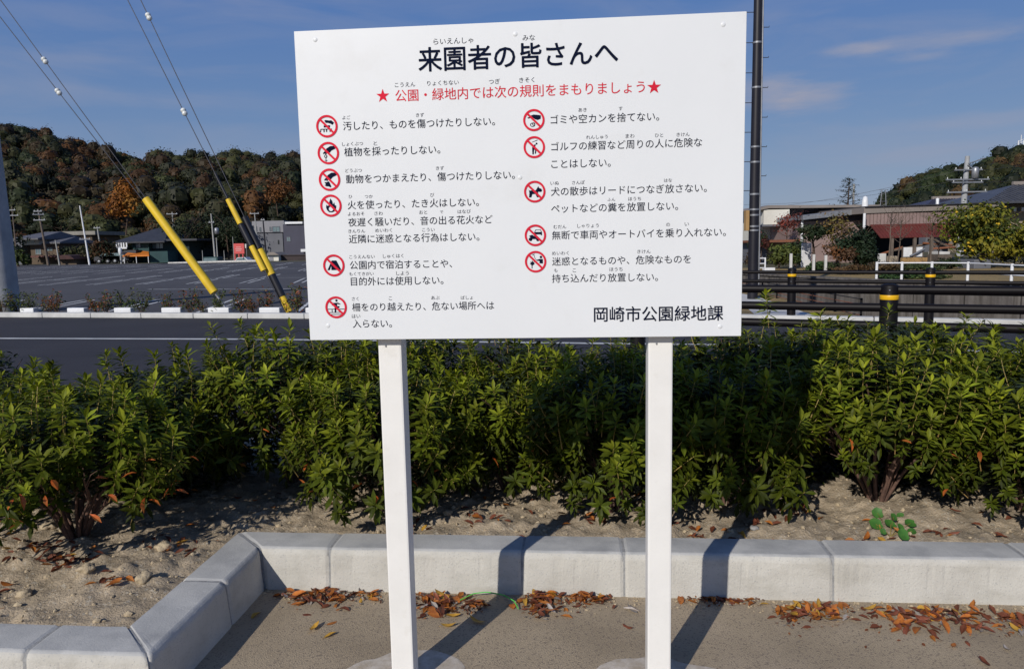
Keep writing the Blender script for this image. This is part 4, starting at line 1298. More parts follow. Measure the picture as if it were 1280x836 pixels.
def rail_fence(name, label, line_pts, posts, zr, pr, rr, ptop, zbase):
    """posts: distances along x; line through two plan points"""
    (xa, ya), (xb, yb) = line_pts
    a, b = Vector((xa, ya)), Vector((xb, yb)); d = (b - a).normalized()
    t = thing(name, label, 'railing', (a.x, a.y, zbase))
    n = Vector((-d.y, d.x))
    at = lambda s_: a + d * s_
    for s_ in posts:
        p = at(s_)
        MB().lathe((p.x, p.y, zbase - 0.02), [(pr, 0), (pr, ptop - zbase - 0.02), (pr * 0.93, ptop - zbase), (pr * 0.5, ptop - zbase + 0.012), (0.001, ptop - zbase + 0.014)], 20).build('post', m_black, t)
        zc = ptop - 0.16
        MB().lathe((p.x, p.y, zc), [(pr + 0.0015, 0), (pr + 0.003, 0.003), (pr + 0.003, 0.042), (pr + 0.0015, 0.045)], 20).build('reflective_band', m_yellow, t)
        for z_ in zr:
            c = p - n * (pr + 0.004)
            mb = MB(); mb.lathe((0, 0, 0), [(0.009, 0), (0.009, 0.006), (0.004, 0.010)], 8)
            mb.v = [(c.x - n.x * v[2] + d.x * v[0], c.y - n.y * v[2] + d.y * v[0], z_ + v[1]) for v in mb.v]
            mb.build('bolt', m_galv, t)
    for z_ in zr:
        for s0, s1 in zip(posts, posts[1:]):
            p, q = at(s0 + pr * 0.9), at(s1 - pr * 0.9)
            MB().tube([(p.x, p.y, z_), (q.x, q.y, z_)], rr, 14).build('rail', m_black, t)
    return t


nA, nB = atZ(930, 360, .945), atZ(1280, 362.5, .945)
nd = (nB - nA).xy.normalized()
pA = atZ(1113, 356, 1.0)
s_ref = (pA.xy - nA.xy).dot(nd)
p0 = nA.xy + nd * (s_ref - 2.5)
rail_fence('railing', 'near dark brown railing of thick round posts and three rails behind the hedge', ((p0.x, p0.y), (nB.x, nB.y)), [0, 2.5, 5.0, 7.5], (0.938, 0.765, 0.59), 0.083, 0.042, 1.005, 0.0)
fA, fB = atZ(930, 338.7, .88), atZ(1280, 341.7, .85)
fd = (fB - fA).xy.normalized()
pq = atZ(990, 336, .92).xy; pr2 = atZ(1164, 337, .9).xy
s1 = (pq - fA.xy).dot(fd); s2 = (pr2 - fA.xy).dot(fd)
st_ = s2 - s1
p0 = fA.xy + fd * (s1 - st_ * 2)
rail_fence('railing', 'far dark railing across the road along the canal side', ((p0.x, p0.y), (fB.x, fB.y)), [0, st_, 2 * st_, 3 * st_, 4 * st_, 5 * st_], (0.86, 0.70, 0.53), 0.073, 0.032, 0.945, 0.0)

# ------------------------------------------------------------------ utility poles


def crossarm(t, c, L, rz, mat_, w=0.09, ins=3):
    mb = MB(); mb.box(c, (L, w, w), rz); arm = mb.build('crossarm', mat_, t)
    dx, dy = math.cos(rz), math.sin(rz)
    for k in range(ins):
        q = (k / (ins - 1) - 0.5) * (L - 0.2) if ins > 1 else 0
        MB().lathe((c[0] + dx * q, c[1] + dy * q, c[2] + w / 2), [(0.02, 0), (0.04, 0.03), (0.02, 0.06), (0.04, 0.09), (0.02, 0.12)], 6).build('insulator', m_porc, t)


def pole(label, base, top_h, r0, r1, m, arms=(), group=None, name='utility_pole', cat='pole', lean=(0, 0), nb=12):
    t = thing(name, label, cat, base, group)
    b = Vector(base)
    MB().tube([b + Vector((0, 0, -0.2)), b + Vector((lean[0] * .5, lean[1] * .5, top_h / 2)), b + Vector((lean[0], lean[1], top_h))], [r0, (r0 + r1) / 2, r1], nb).build('shaft', m, t)
    for (h, L, rz, mm_, ins) in arms:
        f = h / top_h
        crossarm(t, (b.x + lean[0] * f, b.y + lean[1] * f - r0, b.z + h), L, rz, mm_, 0.09, ins)
    return t


# big grey pole at the left edge with its guy wires
PL = Vector((-12.47, 18.15, 0))
bigp = thing('utility_pole', 'thick grey concrete pole cut by the left edge of the photo', 'pole', PL)
MB().tube([PL + Vector((0, 0, -.2)), PL + Vector((0, 0, 4)), PL + Vector((0.0, 0, 7)), PL + Vector((0, 0, 15))], [0.43, 0.335, 0.28, 0.2], 32).build('shaft', m_polec, bigp)
for h in (6.4, 8.2): MB().tube([PL + Vector((0, 0, h)), PL + Vector((0, 0, h + .06))], [0.30, 0.295], 20).build('band', m_galv, bigp)


def guy(label, px_low, px_up, ylow, zup, guards, insul, r=0.0095, side=0.0):
    """a guy wire from its anchor near px_low (at distance ylow) through px_up to the pole"""
    a = atY(px_low[0], px_low[1], ylow)
    # where the sight line through px_up meets the vertical plane through the anchor and the pole
    n = Vector((PL.y - a.y, -(PL.x - a.x), 0))
    rr = ray(*px_up); C0 = Vector((0, 0, CAMH))
    q = C0 + rr * ((a - C0).dot(n) / rr.dot(n))
    d = (q - a)
    f = (PL.x - a.x) / d.x
    e = a + d * f
    g = a + d * (-(a.z + 0.1) / d.z)             # goes on into the ground
    t = thing('guy_wire', label, 'guy wire', (g.x, g.y, 0), 'guy wires of the left pole')
    MB().tube([g, e], r, 5).build('wire', m_wire, t)

    def at_px(px, py):                           # parameter along the wire nearest to a pixel
        best = min(range(0, 2001), key=lambda i: ((lambda P: (P[0] - px) ** 2 + (P[1] - py) ** 2)(proj(g.lerp(e, i / 2000)))))
        return best / 2000
    for (nm, m, r_, p0_, p1_) in guards:
        A, B = g.lerp(e, at_px(*p0_)), g.lerp(e, at_px(*p1_))
        MB().tube([A, A.lerp(B, .5), B], [r_ * 1.02, r_, r_ * .96], 16, caps=True).build(nm, m, t)
    for p_ in insul:
        c = g.lerp(e, at_px(*p_)); dd = (e - g).normalized()
        MB().tube([c - dd * .09, c - dd * .065, c - dd * .02, c - dd * .008, c + dd * .008, c + dd * .02, c + dd * .065, c + dd * .09], [.02, .055, .062, .045, .045, .062, .055, .02], 12).build('insulator', m_porc, t)
    return t


def proj(P):
    d_ = Vector(P) - Vector((0, 0, CAMH)); z_ = d_.dot(Fv)
    return 640 + FOC * d_.dot(Rv) / z_, 418 - FOC * d_.dot(Uv) / z_


guy('guy wire in the long thick yellow guard, with the higher white insulator', (272, 371), (56, 76), 17.6, 0, [('guard', m_guard, 0.098, (267, 366), (179, 251)), ('anchor_rod', m_galv, 0.03, (285, 388), (269, 368))], [(56, 76)])
guy('second guy wire running into the same thick yellow guard, lower insulator', (271, 369), (73, 115), 17.75, 0, [('anchor_rod', m_galv, 0.025, (276, 378), (268, 366))], [(73, 115)])
guy('guy wire in the wide yellow and black guard, topmost insulator', (363, 392), (213, 78), 16.6, 0, [('guard', m_guardblack, 0.085, (353, 370), (335, 335)), ('guard', m_guard, 0.075, (361.5, 390), (352.5, 369.5)), ('guard', m_guard, 0.088, (341, 343), (326, 311)), ('guard', m_guardblack, 0.075, (325.5, 310), (307, 271))], [(186, 21)])
guy('guy wire in the thin yellow and black guard beside the wide one', (357, 392), (230, 140), 16.45, 0, [('guard', m_guard, 0.065, (330, 338), (314, 308)), ('guard', m_guardblack, 0.07, (313.5, 307.5), (300, 281)), ('guard', m_guard, 0.06, (299.5, 280), (285, 249)), ('guard', m_guardblack, 0.028, (284.5, 248), (269, 217))], [(230, 140)])

# thin dark roadside pole right of the board
bR = atZ(940.5, 374); bR = Vector((bR.x, bR.y, 0))
pr_t = thing('utility_pole', 'slender dark brown pole with steel bands rising beside the board', 'pole', bR)
MB().tube([bR + Vector((0, 0, -.1)), bR + Vector((0, 0, 5)), bR + Vector((0, 0, 10))], [0.125, 0.105, 0.085], 20).build('shaft', m_poledark, pr_t)
MB().tube([bR + Vector((0.13, -.05, 0.3)), bR + Vector((0.112, -.05, 5)), bR + Vector((0.095, -.05, 9.8))], 0.018, 8).build('conduit', m_galv, pr_t)
for py in (54, 110, 184, 203, 243, 262, 269, 283, 288):
    z_ = CAMH + (atY(940, py, bR.y).z - CAMH)
    rr_ = 0.125 - 0.004 * z_
    MB().tube([bR + Vector((0, 0, z_ - .02)), bR + Vector((0, 0, z_ + .02))], rr_ + .008, 20).build('band', m_galv, pr_t)
for k in range(22):
    z_ = 2.6 + 0.34 * k
    sx = 1 if k % 2 else -1
    MB().tube([bR + Vector((sx * .10, 0, z_)), bR + Vector((sx * .27, 0, z_)), bR + Vector((sx * .27, 0, z_ + .03))], 0.009, 5).build('step_bolt', m_darkwire, pr_t)
zc = atY(930, 276, bR.y).z
MB().cbox((bR.x - 0.19, bR.y - .05, zc), (0.08, 0.16, 0.48), 0, .006).build('tag_plate', m_ochre, pr_t)

# ------------------------------------------------------------------ canal walls and banks
wallp = [(14.3, 20.8), (11.6, 24.2), (9.5, 30.5), (7.6, 46)]
cw = thing('canal_wall', 'tall stained grey concrete wall on the far side of the canal', 'wall', (12, 24, -2.3))
for (x0, y0), (x1, y1) in zip([(34, 8.5), (20.5, 16.2)] + wallp[:-1], [(20.5, 16.2)] + wallp):
    a, b = Vector((x0, y0)), Vector((x1, y1)); L = (b - a).length; n = max(1, round(L / 1.5)); d = (b - a) / L
    ang = math.atan2(d.y, d.x); nn = Vector((d.y, -d.x))
    for k in range(n):
        c = a + (b - a) * ((k + .5) / n) + nn * 0.10
        MB().cbox((c.x, c.y, -1.16), (L / n - 0.025, 0.24, 2.36), ang, .012).build('wall_panel', m_wall, cw)
        c2_ = c + nn * -.02
        MB().cbox((c2_.x, c2_.y, 0.055), (L / n - 0.01, 0.32, 0.07), ang, .01).build('coping', m_wall, cw)
nw = thing('canal_wall', 'near canal wall below the low bank fence and the railing', 'wall', (7, 14, -2.3))
for (x0, y0), (x1, y1) in (((6.45, 13.05), (6.72, 19.3)), ((6.72, 19.3), (6.3, 32)), ((6.45, 13.05), (9.3, 11.75)), ((9.3, 11.75), (14.8, 9.1)), ((14.8, 9.1), (30, 1.6)), ((6.3, 32), (5.4, 46))):
    a, b = Vector((x0, y0)), Vector((x1, y1)); L = (b - a).length; d = (b - a) / L
    nn = Vector((-d.y, d.x)) * (1 if (y1 > y0) else -1)
    c = (a + b) / 2 + nn * 0.09 * (1 if y1 > y0 else -1)
    MB().cbox((c.x, c.y, -1.16), (L, 0.2, 2.30), math.atan2(d.y, d.x), .01).build('wall_panel', m_wall, nw)
bfl = [(6.30, 13.35), (6.52, 19.3), (6.1, 32)]
bf = thing('bank_fence', 'low dark fence with thin posts along the near canal bank', 'fence', (6.4, 14, 0))
for (x0, y0), (x1, y1) in zip(bfl, bfl[1:]):
    a, b = Vector((x0, y0)), Vector((x1, y1)); L = (b - a).length; n = round(L / 1.15)
    for k in range(n + 1):
        c = a + (b - a) * (k / n)
        MB().tube([(c.x, c.y, -.05), (c.x, c.y, .36)], .022, 8).build('post', m_black, bf)
    for z_ in (.34, .24, .14, .05):
        MB().tube([(a.x, a.y, z_), (b.x, b.y, z_)], .009, 6).build('rail', m_rust if z_ < .3 else m_black, bf)

# white railing on the far bank
wr = thing('white_railing', 'white two-rail pipe railing on the far canal bank', 'railing', (12, 25, 0))
wpx = [(1093.4, 349.2), (1125, 349.3), (1162.6, 349.6), (1208, 350.8), (1263, 355.7)]
wp = []
for px, py in wpx:
    p = atZ(px, py + 2.0); wp.append(Vector((p.x + .15, p.y + .2, 0)))
d_ = (wp[-1] - wp[-2]); wp.append(wp[-1] + d_); wp.append(wp[-1] + d_); wp.append(wp[-1] + d_)
for i, p in enumerate(wp):
    MB().tube([p, p + Vector((0, 0, .62))], .042, 10).build('post', m_white, wr)
    if i:
        for z_ in (.58, .30): MB().tube([wp[i - 1] + Vector((0, 0, z_)), p + Vector((0, 0, z_))], .022, 8).build('rail', m_white, wr)

# ------------------------------------------------------------------ trees


def fcol(r, base, v=0.35, hue=0.2):
    k = r.uniform(1 - v, 1 + v)
    return (base[0] * k * r.uniform(1 - hue, 1 + hue), base[1] * k, base[2] * k * r.uniform(1 - hue, 1 + hue))


def clump_mesh(name, r, n, rx, ry, rz_, cols, leaf, lumps=7, shell=0.55, vv=0.25, nj=0.8, core=False):
    """a crown: leaf-sized faces spread over several uneven lobes"""
    vs, fs, cs = [], [], []
    lobes = []
    for i in range(lumps):
        a = r.uniform(0, 6.28); q = r.uniform(0.15, 0.62) if i else 0
        lobes.append((Vector((q * math.cos(a) * rx, q * math.sin(a) * ry, r.uniform(-.5, .55) * rz_)), r.uniform(0.38, 0.62), r.choice(cols)))
    for i in range(n):
        c, s_, colr = lobes[i % lumps]
        d = Vector((r.gauss(0, 1), r.gauss(0, 1), r.gauss(0, 1))).normalized()
        q = r.uniform(shell, 1.0) if r.random() < .85 else r.uniform(0.9, 1.2)
        p = c + Vector((d.x * rx * s_ * q, d.y * ry * s_ * q, d.z * rz_ * s_ * q))
        L = leaf * r.uniform(0.6, 1.4)
        nrm = (d + Vector((r.uniform(-nj, nj), r.uniform(-nj, nj), r.uniform(-.5, 1.0) * nj))).normalized()
        t1 = nrm.orthogonal().normalized(); t1 = (Matrix.Rotation(r.uniform(0, 6.28), 3, nrm) @ t1)
        t2 = nrm.cross(t1)
        b = len(vs)
        vs += [tuple(p - t1 * L * .6), tuple(p - t2 * L * .32 + nrm * L * .1), tuple(p + t1 * L * .6), tuple(p + t2 * L * .32 + nrm * L * .1)]
        fs.append((b, b + 1, b + 2, b + 3))
        cs.append(fcol(r, colr if r.random() < .8 else r.choice(cols), vv, 0.06))
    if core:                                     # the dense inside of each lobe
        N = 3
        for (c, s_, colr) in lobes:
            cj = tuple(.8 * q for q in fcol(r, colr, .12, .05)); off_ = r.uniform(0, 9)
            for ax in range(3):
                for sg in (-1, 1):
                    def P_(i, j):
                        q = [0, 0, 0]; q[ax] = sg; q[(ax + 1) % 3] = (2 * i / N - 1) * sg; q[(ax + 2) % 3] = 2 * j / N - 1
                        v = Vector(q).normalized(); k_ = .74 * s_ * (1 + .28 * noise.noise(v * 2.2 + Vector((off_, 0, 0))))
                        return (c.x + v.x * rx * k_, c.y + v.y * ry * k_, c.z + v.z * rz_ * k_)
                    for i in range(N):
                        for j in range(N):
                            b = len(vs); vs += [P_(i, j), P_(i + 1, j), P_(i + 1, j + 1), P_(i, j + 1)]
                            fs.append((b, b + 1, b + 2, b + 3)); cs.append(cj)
    me = bpy.data.meshes.new(name)
    me.from_pydata(vs, [], fs)
    me.materials.append(m_foliage)
    ca = me.color_attributes.new('col', 'FLOAT_COLOR', 'CORNER')
    arr = []
    for c in cs: arr += [c[0], c[1], c[2], 1.0] * 4
    ca.data.foreach_set('color', arr)
    return me


def tree(label, base, Ht, rx, rz_, cols, n, leaf, seed, name='tree', cat='tree', group=None, trunk_r=0.12, lumps=8, bare=False, shell=0.5, trunks=1, clear=0.35):
    r = random.Random(seed)
    t = thing(name, label, cat, base, group)
    b = Vector(base)
    cz = Ht - rz_
    mb = MB()
    for q in range(trunks):
        off = Vector((r.uniform(-.2, .2), r.uniform(-.2, .2), 0)) * (trunks > 1)
        top = Vector((r.uniform(-.2, .2) * rx, r.uniform(-.2, .2) * rx, cz + rz_ * .4))
        m1 = top * 0.5 + Vector((r.uniform(-.1, .1), r.uniform(-.1, .1), 0)) * Ht * .3
        mb.tube([b + off + Vector((0, 0, -.1)), b + off + m1, b + off + top], [trunk_r, trunk_r * .7, trunk_r * .3], 8)
        for k in range(16 if bare else 7):
            f = r.uniform(.35, 1)
            s_ = (off + m1).lerp(off + top, (f - .35) / .65)
            a = r.uniform(0, 6.28)
            e = s_ + Vector((math.cos(a) * rx * r.uniform(.4, .9), math.sin(a) * rx * r.uniform(.4, .9), rz_ * r.uniform(.1, .9)))
            mb.tube([b + s_, b + (s_ + e) / 2 + Vector((0, 0, -.04 * Ht * .2)), b + e], [trunk_r * .35, trunk_r * .22, trunk_r * .1], 5)
            if bare:
                for j in range(5):
                    s2_ = s_.lerp(e, r.uniform(.3, 1)); e2 = s2_ + Vector((r.uniform(-.3, .3) * rx, r.uniform(-.3, .3) * rx, r.uniform(.1, .5) * rz_))
                    mb.tube([b + s2_, b + e2], [trunk_r * .12, trunk_r * .05], 4)
    mb.build('trunk', m_bark if not bare else m_timber, t)
    if n:
        me = clump_mesh('crown', r, n, rx, rx, rz_, cols, leaf, lumps, shell)
        inst('crown', me, t, (0, 0, cz), (0, 0, 0))
    return t


DK, OL, OR, BR, YG = (0.020, 0.030, 0.012), (0.050, 0.055, 0.016), (0.16, 0.060, 0.012), (0.075, 0.038, 0.016), (0.10, 0.12, 0.02)


def forest(nm, ridge, Yr, Yf, n, size, cols, seed, leaf, faces, zf=0.0, back=60):
    r = random.Random(seed)

    def rz_at(px):
        for (a, b), (c, d) in zip(ridge, ridge[1:]):
            if a <= px <= c: return b + (d - b) * (px - a) / (c - a)
        return ridge[0][1] if px < ridge[0][0] else ridge[-1][1]
    x0, x1 = ridge[0][0], ridge[-1][0]

    def surf(px, t):
        Y_ = Yf + (Yr - Yf) * t
        top = atY(px, rz_at(px), Yr)
        k = max(0, min(1, t))
        z_ = zf + (top.z - size * 0.95 - zf) * (k ** 0.72)
        if t > 1: z_ = (top.z - size * .95) * (1 - (t - 1) * .8)
        return Vector((top.x * (0.55 * Y_ / Yr + 0.45), Y_, z_))
    mb = MB()
    NX, NT = 50, 16
    vs = [surf(x0 + (x1 - x0) * i / NX, 1.5 * j / NT) for i in range(NX + 1) for j in range(NT + 1)]
    vs = [v + Vector((0, 0, -1.5)) for v in vs]
    fs = [(i * (NT + 1) + j, (i + 1) * (NT + 1) + j, (i + 1) * (NT + 1) + j + 1, i * (NT + 1) + j + 1) for i in range(NX) for j in range(NT)]
    mb.add(vs, fs, 0, True).build('hill', m_under, kind='structure')
    protos = []
    for k in range(10):
        c3 = cols[k % len(cols)]
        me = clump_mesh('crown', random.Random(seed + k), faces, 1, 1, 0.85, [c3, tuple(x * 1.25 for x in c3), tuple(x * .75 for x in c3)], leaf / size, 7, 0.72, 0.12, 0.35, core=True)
        v = np.empty(len(me.vertices) * 3); me.vertices.foreach_get('co', v)
        c = np.empty(len(me.loops) * 4); me.color_attributes['col'].data.foreach_get('color', c)
        protos.append((v.reshape(-1, 3), c)); bpy.data.meshes.remove(me)
    V, Cc = [], []
    for i in range(n):
        px = r.uniform(x0, x1) if r.random() < .35 else r.uniform(max(x0, -70), min(x1, 420 if x0 < 900 else 1330)); t = r.random() ** 0.8 if i % 5 else r.uniform(.93, 1.06)
        p = surf(px, t)
        s_ = size * r.uniform(0.6, 1.25) * (0.85 if i % 5 == 0 else 1)
        v, c = protos[r.randrange(10)]
        a = r.uniform(0, 6.28); ca, sa = math.cos(a), math.sin(a)
        Rm = np.array([[ca, -sa, 0], [sa, ca, 0], [0, 0, r.uniform(.8, 1.35)]])
        V.append(v @ Rm.T * s_ + np.array([p.x, p.y, p.z + s_ * .35]))
        k = r.uniform(.6, 1.2)
        cc = c.copy().reshape(-1, 4); cc[:, :3] *= k; Cc.append(cc)
    V = np.concatenate(V); Cc = np.concatenate(Cc)
    nf = len(V) // 4
    me = bpy.data.meshes.new(nm)
    me.vertices.add(len(V)); me.vertices.foreach_set('co', V.astype(np.float32).ravel())
    me.loops.add(len(V)); me.loops.foreach_set('vertex_index', np.arange(len(V), dtype=np.int32))
    me.polygons.add(nf); me.polygons.foreach_set('loop_start', np.arange(0, len(V), 4, dtype=np.int32)); me.polygons.foreach_set('loop_total', np.full(nf, 4, dtype=np.int32))
    me.materials.append(m_foliage)
    ca_ = me.color_attributes.new('col', 'FLOAT_COLOR', 'CORNER'); ca_.data.foreach_set('color', Cc.astype(np.float32).ravel())
    me.update(); me.validate()
    o = bpy.data.objects.new(nm, me); COL.objects.link(o)
    tag(o, kind='stuff')
    return surf


RIDGE_L = [(-420, 175), (-200, 150), (-60, 145), (0, 157), (20, 160), (47, 163), (74, 174), (100, 180), (114, 186), (147, 199), (174, 203), (201, 198), (241, 195), (268, 198), (295, 194), (322, 201), (352, 197), (372, 197), (470, 205), (560, 222), (660, 246), (740, 268), (820, 300)]
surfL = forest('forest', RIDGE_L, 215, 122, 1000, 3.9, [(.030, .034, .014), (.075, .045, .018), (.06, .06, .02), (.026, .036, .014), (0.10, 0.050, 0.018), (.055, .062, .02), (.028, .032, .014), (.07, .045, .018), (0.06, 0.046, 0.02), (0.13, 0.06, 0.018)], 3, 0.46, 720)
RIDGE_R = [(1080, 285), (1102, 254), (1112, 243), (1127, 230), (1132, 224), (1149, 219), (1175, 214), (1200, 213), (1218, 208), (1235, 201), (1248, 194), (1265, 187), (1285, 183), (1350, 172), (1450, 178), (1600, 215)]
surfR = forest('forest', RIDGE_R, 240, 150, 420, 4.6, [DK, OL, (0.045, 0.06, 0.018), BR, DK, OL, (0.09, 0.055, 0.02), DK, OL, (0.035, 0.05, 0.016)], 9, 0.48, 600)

# trees one can tell apart on the left
p = atY(158, 300, 112)
tree('bright orange autumn tree at the foot of the wooded hill', (p.x, p.y, 4.0), 8.5, 3.0, 3.6, [(0.30, 0.105, 0.012), (0.22, 0.08, 0.014), (0.30, 0.14, 0.02)], 1500, 0.42, 5)
p = atY(350, 300, 128)
tree('orange-brown tree on the hill above the grey building', (p.x, p.y, 6.0), 8, 3.4, 3.2, [(0.17, 0.07, 0.02), (0.12, 0.055, 0.02)], 900, 0.45, 6)
gl = [(95, 99, 2.4, 2.2, OL), (118, 95, 3.0, 2.3, (0.05, 0.045, 0.018)), (134, 94, 3.2, 2.0, BR), (84, 124, 8.0, 4.0, OL), (232, 100, 6.0, 3.4, DK), (250, 103, 7, 3.6, OL), (270, 104, 8, 3.6, DK), (286, 102, 6.5, 3.4, DK), (303, 106, 7, 3.6, DK), (22, 86, 2.2, 1.3, (0.05, 0.07, 0.015)), (210, 104, 7, 3.6, OL), (8, 95, 6, 3, DK), (-18, 92, 5, 3, OL)]
names_ = ['low olive bush between the brown house and the white pole', 'olive shrubby tree right behind the tall white pole', 'brown leafless-looking tree left of the green house', 'tree standing behind the long flat pale roof edge', 'dark tree behind the right end of the green house', 'olive tree left of the lamp post with a box', 'dark tree behind the lamp post with a box', 'dark tree left of the red sign', 'dark tree behind the red sign', 'green bush in front of the brown house beside the thick pole', 'olive tree behind the green house roof', 'dark tree behind the thick grey pole', 'olive tree just beyond the left edge of the photo']
for i, ((px, Y_, Ht, rx, c), lb) in enumerate(zip(gl, names_)):
    p = atY(px, 320, Y_)
    tree(lb, (p.x, Y_, 0), Ht, rx, Ht * .45, [c, tuple(x * 1.3 for x in c), DK], 650, 0.34, 40 + i, group='trees between the car park and the hill')

# ------------------------------------------------------------------ verge shrubs and white blocks, car park side
bl = [(27, 47), (85.5, 110), (144, 168), (203, 230), (261, 290), (325, 353), (383, 408), (-33, -10), (440, 466), (-92, -68)]
for i, (a, b) in enumerate(bl):
    Yb = kerb_y(atY((a + b) / 2, 390, 16.5).x) + 0.42
    A, B = atY(a, 391, Yb), atY(b, 391, Yb)
    lb = ['leftmost white block in view on the verge, beside the thick grey pole', 'second white block on the verge, left of the pale streaks', 'third white block on the verge, below the green house', 'fourth white block on the verge, below the thick yellow guard', 'fifth white block on the verge, at the foot of the steel anchor rods', 'sixth white block on the verge, left of the lowest yellow guard', 'white block on the verge half behind the board'][i] if i < 7 else 'white block on the verge out of the picture'
    mb = MB(); mb.cbox(((A.x + B.x) / 2, Yb, 0.10), (B.x - A.x, 0.16, 0.19), rad(-12), 0.02)
    solo(mb, 'concrete_block', m_white, lb, 'block', 'white blocks on the verge')
vb = [Vector((x, kerb_y(x) + .2)) for x in (-25, -12, -4.3, 4.1)]
mb = MB()
pl = [(v.x, v.y) for v in vb] + [(v.x, v.y + 0.75) for v in reversed(vb)]
sheet('verge', pl, 0.012, mat('verge_soil', (0.10, 0.075, 0.05), (0.06, 0.045, 0.03), 3, 0.95, 0.02, 20))


def small_shrub_mesh(seed, warm):
    r = random.Random(seed)
    lm = LeafMesh()
    for s_ in range(7):
        a = r.uniform(0, 6.28); e = Vector((math.cos(a) * r.uniform(.05, .22), math.sin(a) * r.uniform(.05, .2), r.uniform(.16, .40)))
        lm.tube([Vector((0, 0, 0)), e * .5 + Vector((0, 0, .03)), e], .006, .003, (.5, .4, .3), 1)
        for k in range(34):
            t = r.uniform(.35, 1.05)
            p = e * t + Vector((r.uniform(-.05, .05), r.uniform(-.05, .05), r.uniform(-.02, .04)))
            c = r.choice([(0.05, 0.075, 0.02), (0.035, 0.05, 0.015), (0.09, 0.10, 0.03)] + [(0.22, 0.07, 0.03), (0.13, 0.06, 0.03)] * warm)
            L = r.uniform(.04, .065)
            lm.leaf(p, r.uniform(0, 6.28), rad(r.uniform(-30, 60)), L, L * .42, tuple(1.5 * q for q in c), r.uniform(-.6, .6))
    return lm.mesh('foliage', [m_foliage, m_bark])


SM = [small_shrub_mesh(60 + i, w) for i, w in enumerate((0, 1, 0, 2, 1))]
sp = [(4, 1.0, 3), (19, 1.15, 0), (36, .95, 2), (58, .9, 1), (72, 1.0, 3), (118, .85, 3), (133, 1.05, 1), (150, 1.1, 0), (178, 1.0, 2), (206, .95, 1), (238, 1.15, 1), (252, .6, 4), (272, 1.0, 2), (300, 1.1, 1), (318, .8, 3), (333, 1.0, 4), (372, 1.25, 1), (400, 1, 0), (-20, 1, 1), (-45, 1, 3)]
lbs = ['reddish little verge shrub at the left edge beside the thick pole', 'dark little verge shrub in front of the thick grey pole', 'little verge shrub over the leftmost white block', 'brownish little verge shrub right of the leftmost white block', 'orange-tinged little verge shrub between the first two white blocks', 'orange-tinged little verge shrub right of the second white block', 'low verge shrub left of the third white block', 'tall dark verge shrub over the third white block', 'verge shrub right of the third white block', 'verge shrub left of the fourth white block', 'verge shrub with one tall thin stem right of the fourth white block', 'tiny verge shrub left of the anchor rods', 'verge shrub at the steel anchor rods below the yellow guard', 'verge shrub right of the anchor rods', 'small reddish verge shrub left of the sixth white block', 'verge shrub over the left end of the sixth white block', 'thin-stemmed verge shrub right of the lowest yellow guard']
for i, (px, s_, k) in enumerate(sp):
    Yb = kerb_y(atY(px, 390, 16.5).x) + 0.5
    p = atY(px, 392, Yb)
    t = thing('low_shrub', lbs[i] if i < len(lbs) else 'little verge shrub outside the picture', 'shrub', (p.x, Yb + .12 * (i % 2), 0.012), 'little shrubs on the verge', rz=i * 1.3)
    o = inst('foliage', SM[k], t, (0, 0, 0), (0, 0, 0), s_ * 1.35)
p = atY(240, 392, kerb_y(-7) + .55)

# ------------------------------------------------------------------ far side of the car park


def X(px, Y_, py=330): return atY(px, py, Y_).x
def ZZ(px, py, Y_): return atY(px, py, Y_).z


def house(label, Y_, px=0, cat='house', name='house'):
    return thing(name, label, cat, (X(px, Y_), Y_, 0))


def face(t, nm, m, px0, px1, py0, py1, Y_, depth, ground=True, proud=0.0):
    """a block whose front spans the given pixels at distance Y_"""
    pm = (px0 + px1) / 2
    z1 = ZZ(pm, py0, Y_); z0 = 0 if ground else ZZ(pm, py1, Y_)
    x0, x1 = X(px0, Y_, py1), X(px1, Y_, py1)
    return MB().mm(x0, x1, Y_ - proud, Y_ + depth, z0 - (.05 if ground else 0), z1).build(nm, m, t)


def window(t, px0, px1, py0, py1, Y_, mframe=None, div=1, glass=None):
    pm = (px0 + px1) / 2
    x0, x1, z0, z1 = X(px0, Y_), X(px1, Y_), ZZ(pm, py1, Y_), ZZ(pm, py0, Y_)
    w = 0.06
    mb = MB()
    for a in ((x0, x1, z0, z0 + w), (x0, x1, z1 - w, z1), (x0, x0 + w, z0 + w, z1 - w), (x1 - w, x1, z0 + w, z1 - w)):
        mb.mm(a[0], a[1], Y_ - .06, Y_ + .03, a[2], a[3])
    for k in range(1, div):
        xc = x0 + (x1 - x0) * k / div; mb.mm(xc - .03, xc + .03, Y_ - .05, Y_ + .03, z0 + w, z1 - w)
    f = mb.build('window', mframe or m_greyl, t)
    MB().mm(x0 + w * .8, x1 - w * .8, Y_ - .022, Y_ - .008, z0 + w * .8, z1 - w * .8).build('pane', glass or m_glass, f)
    return f


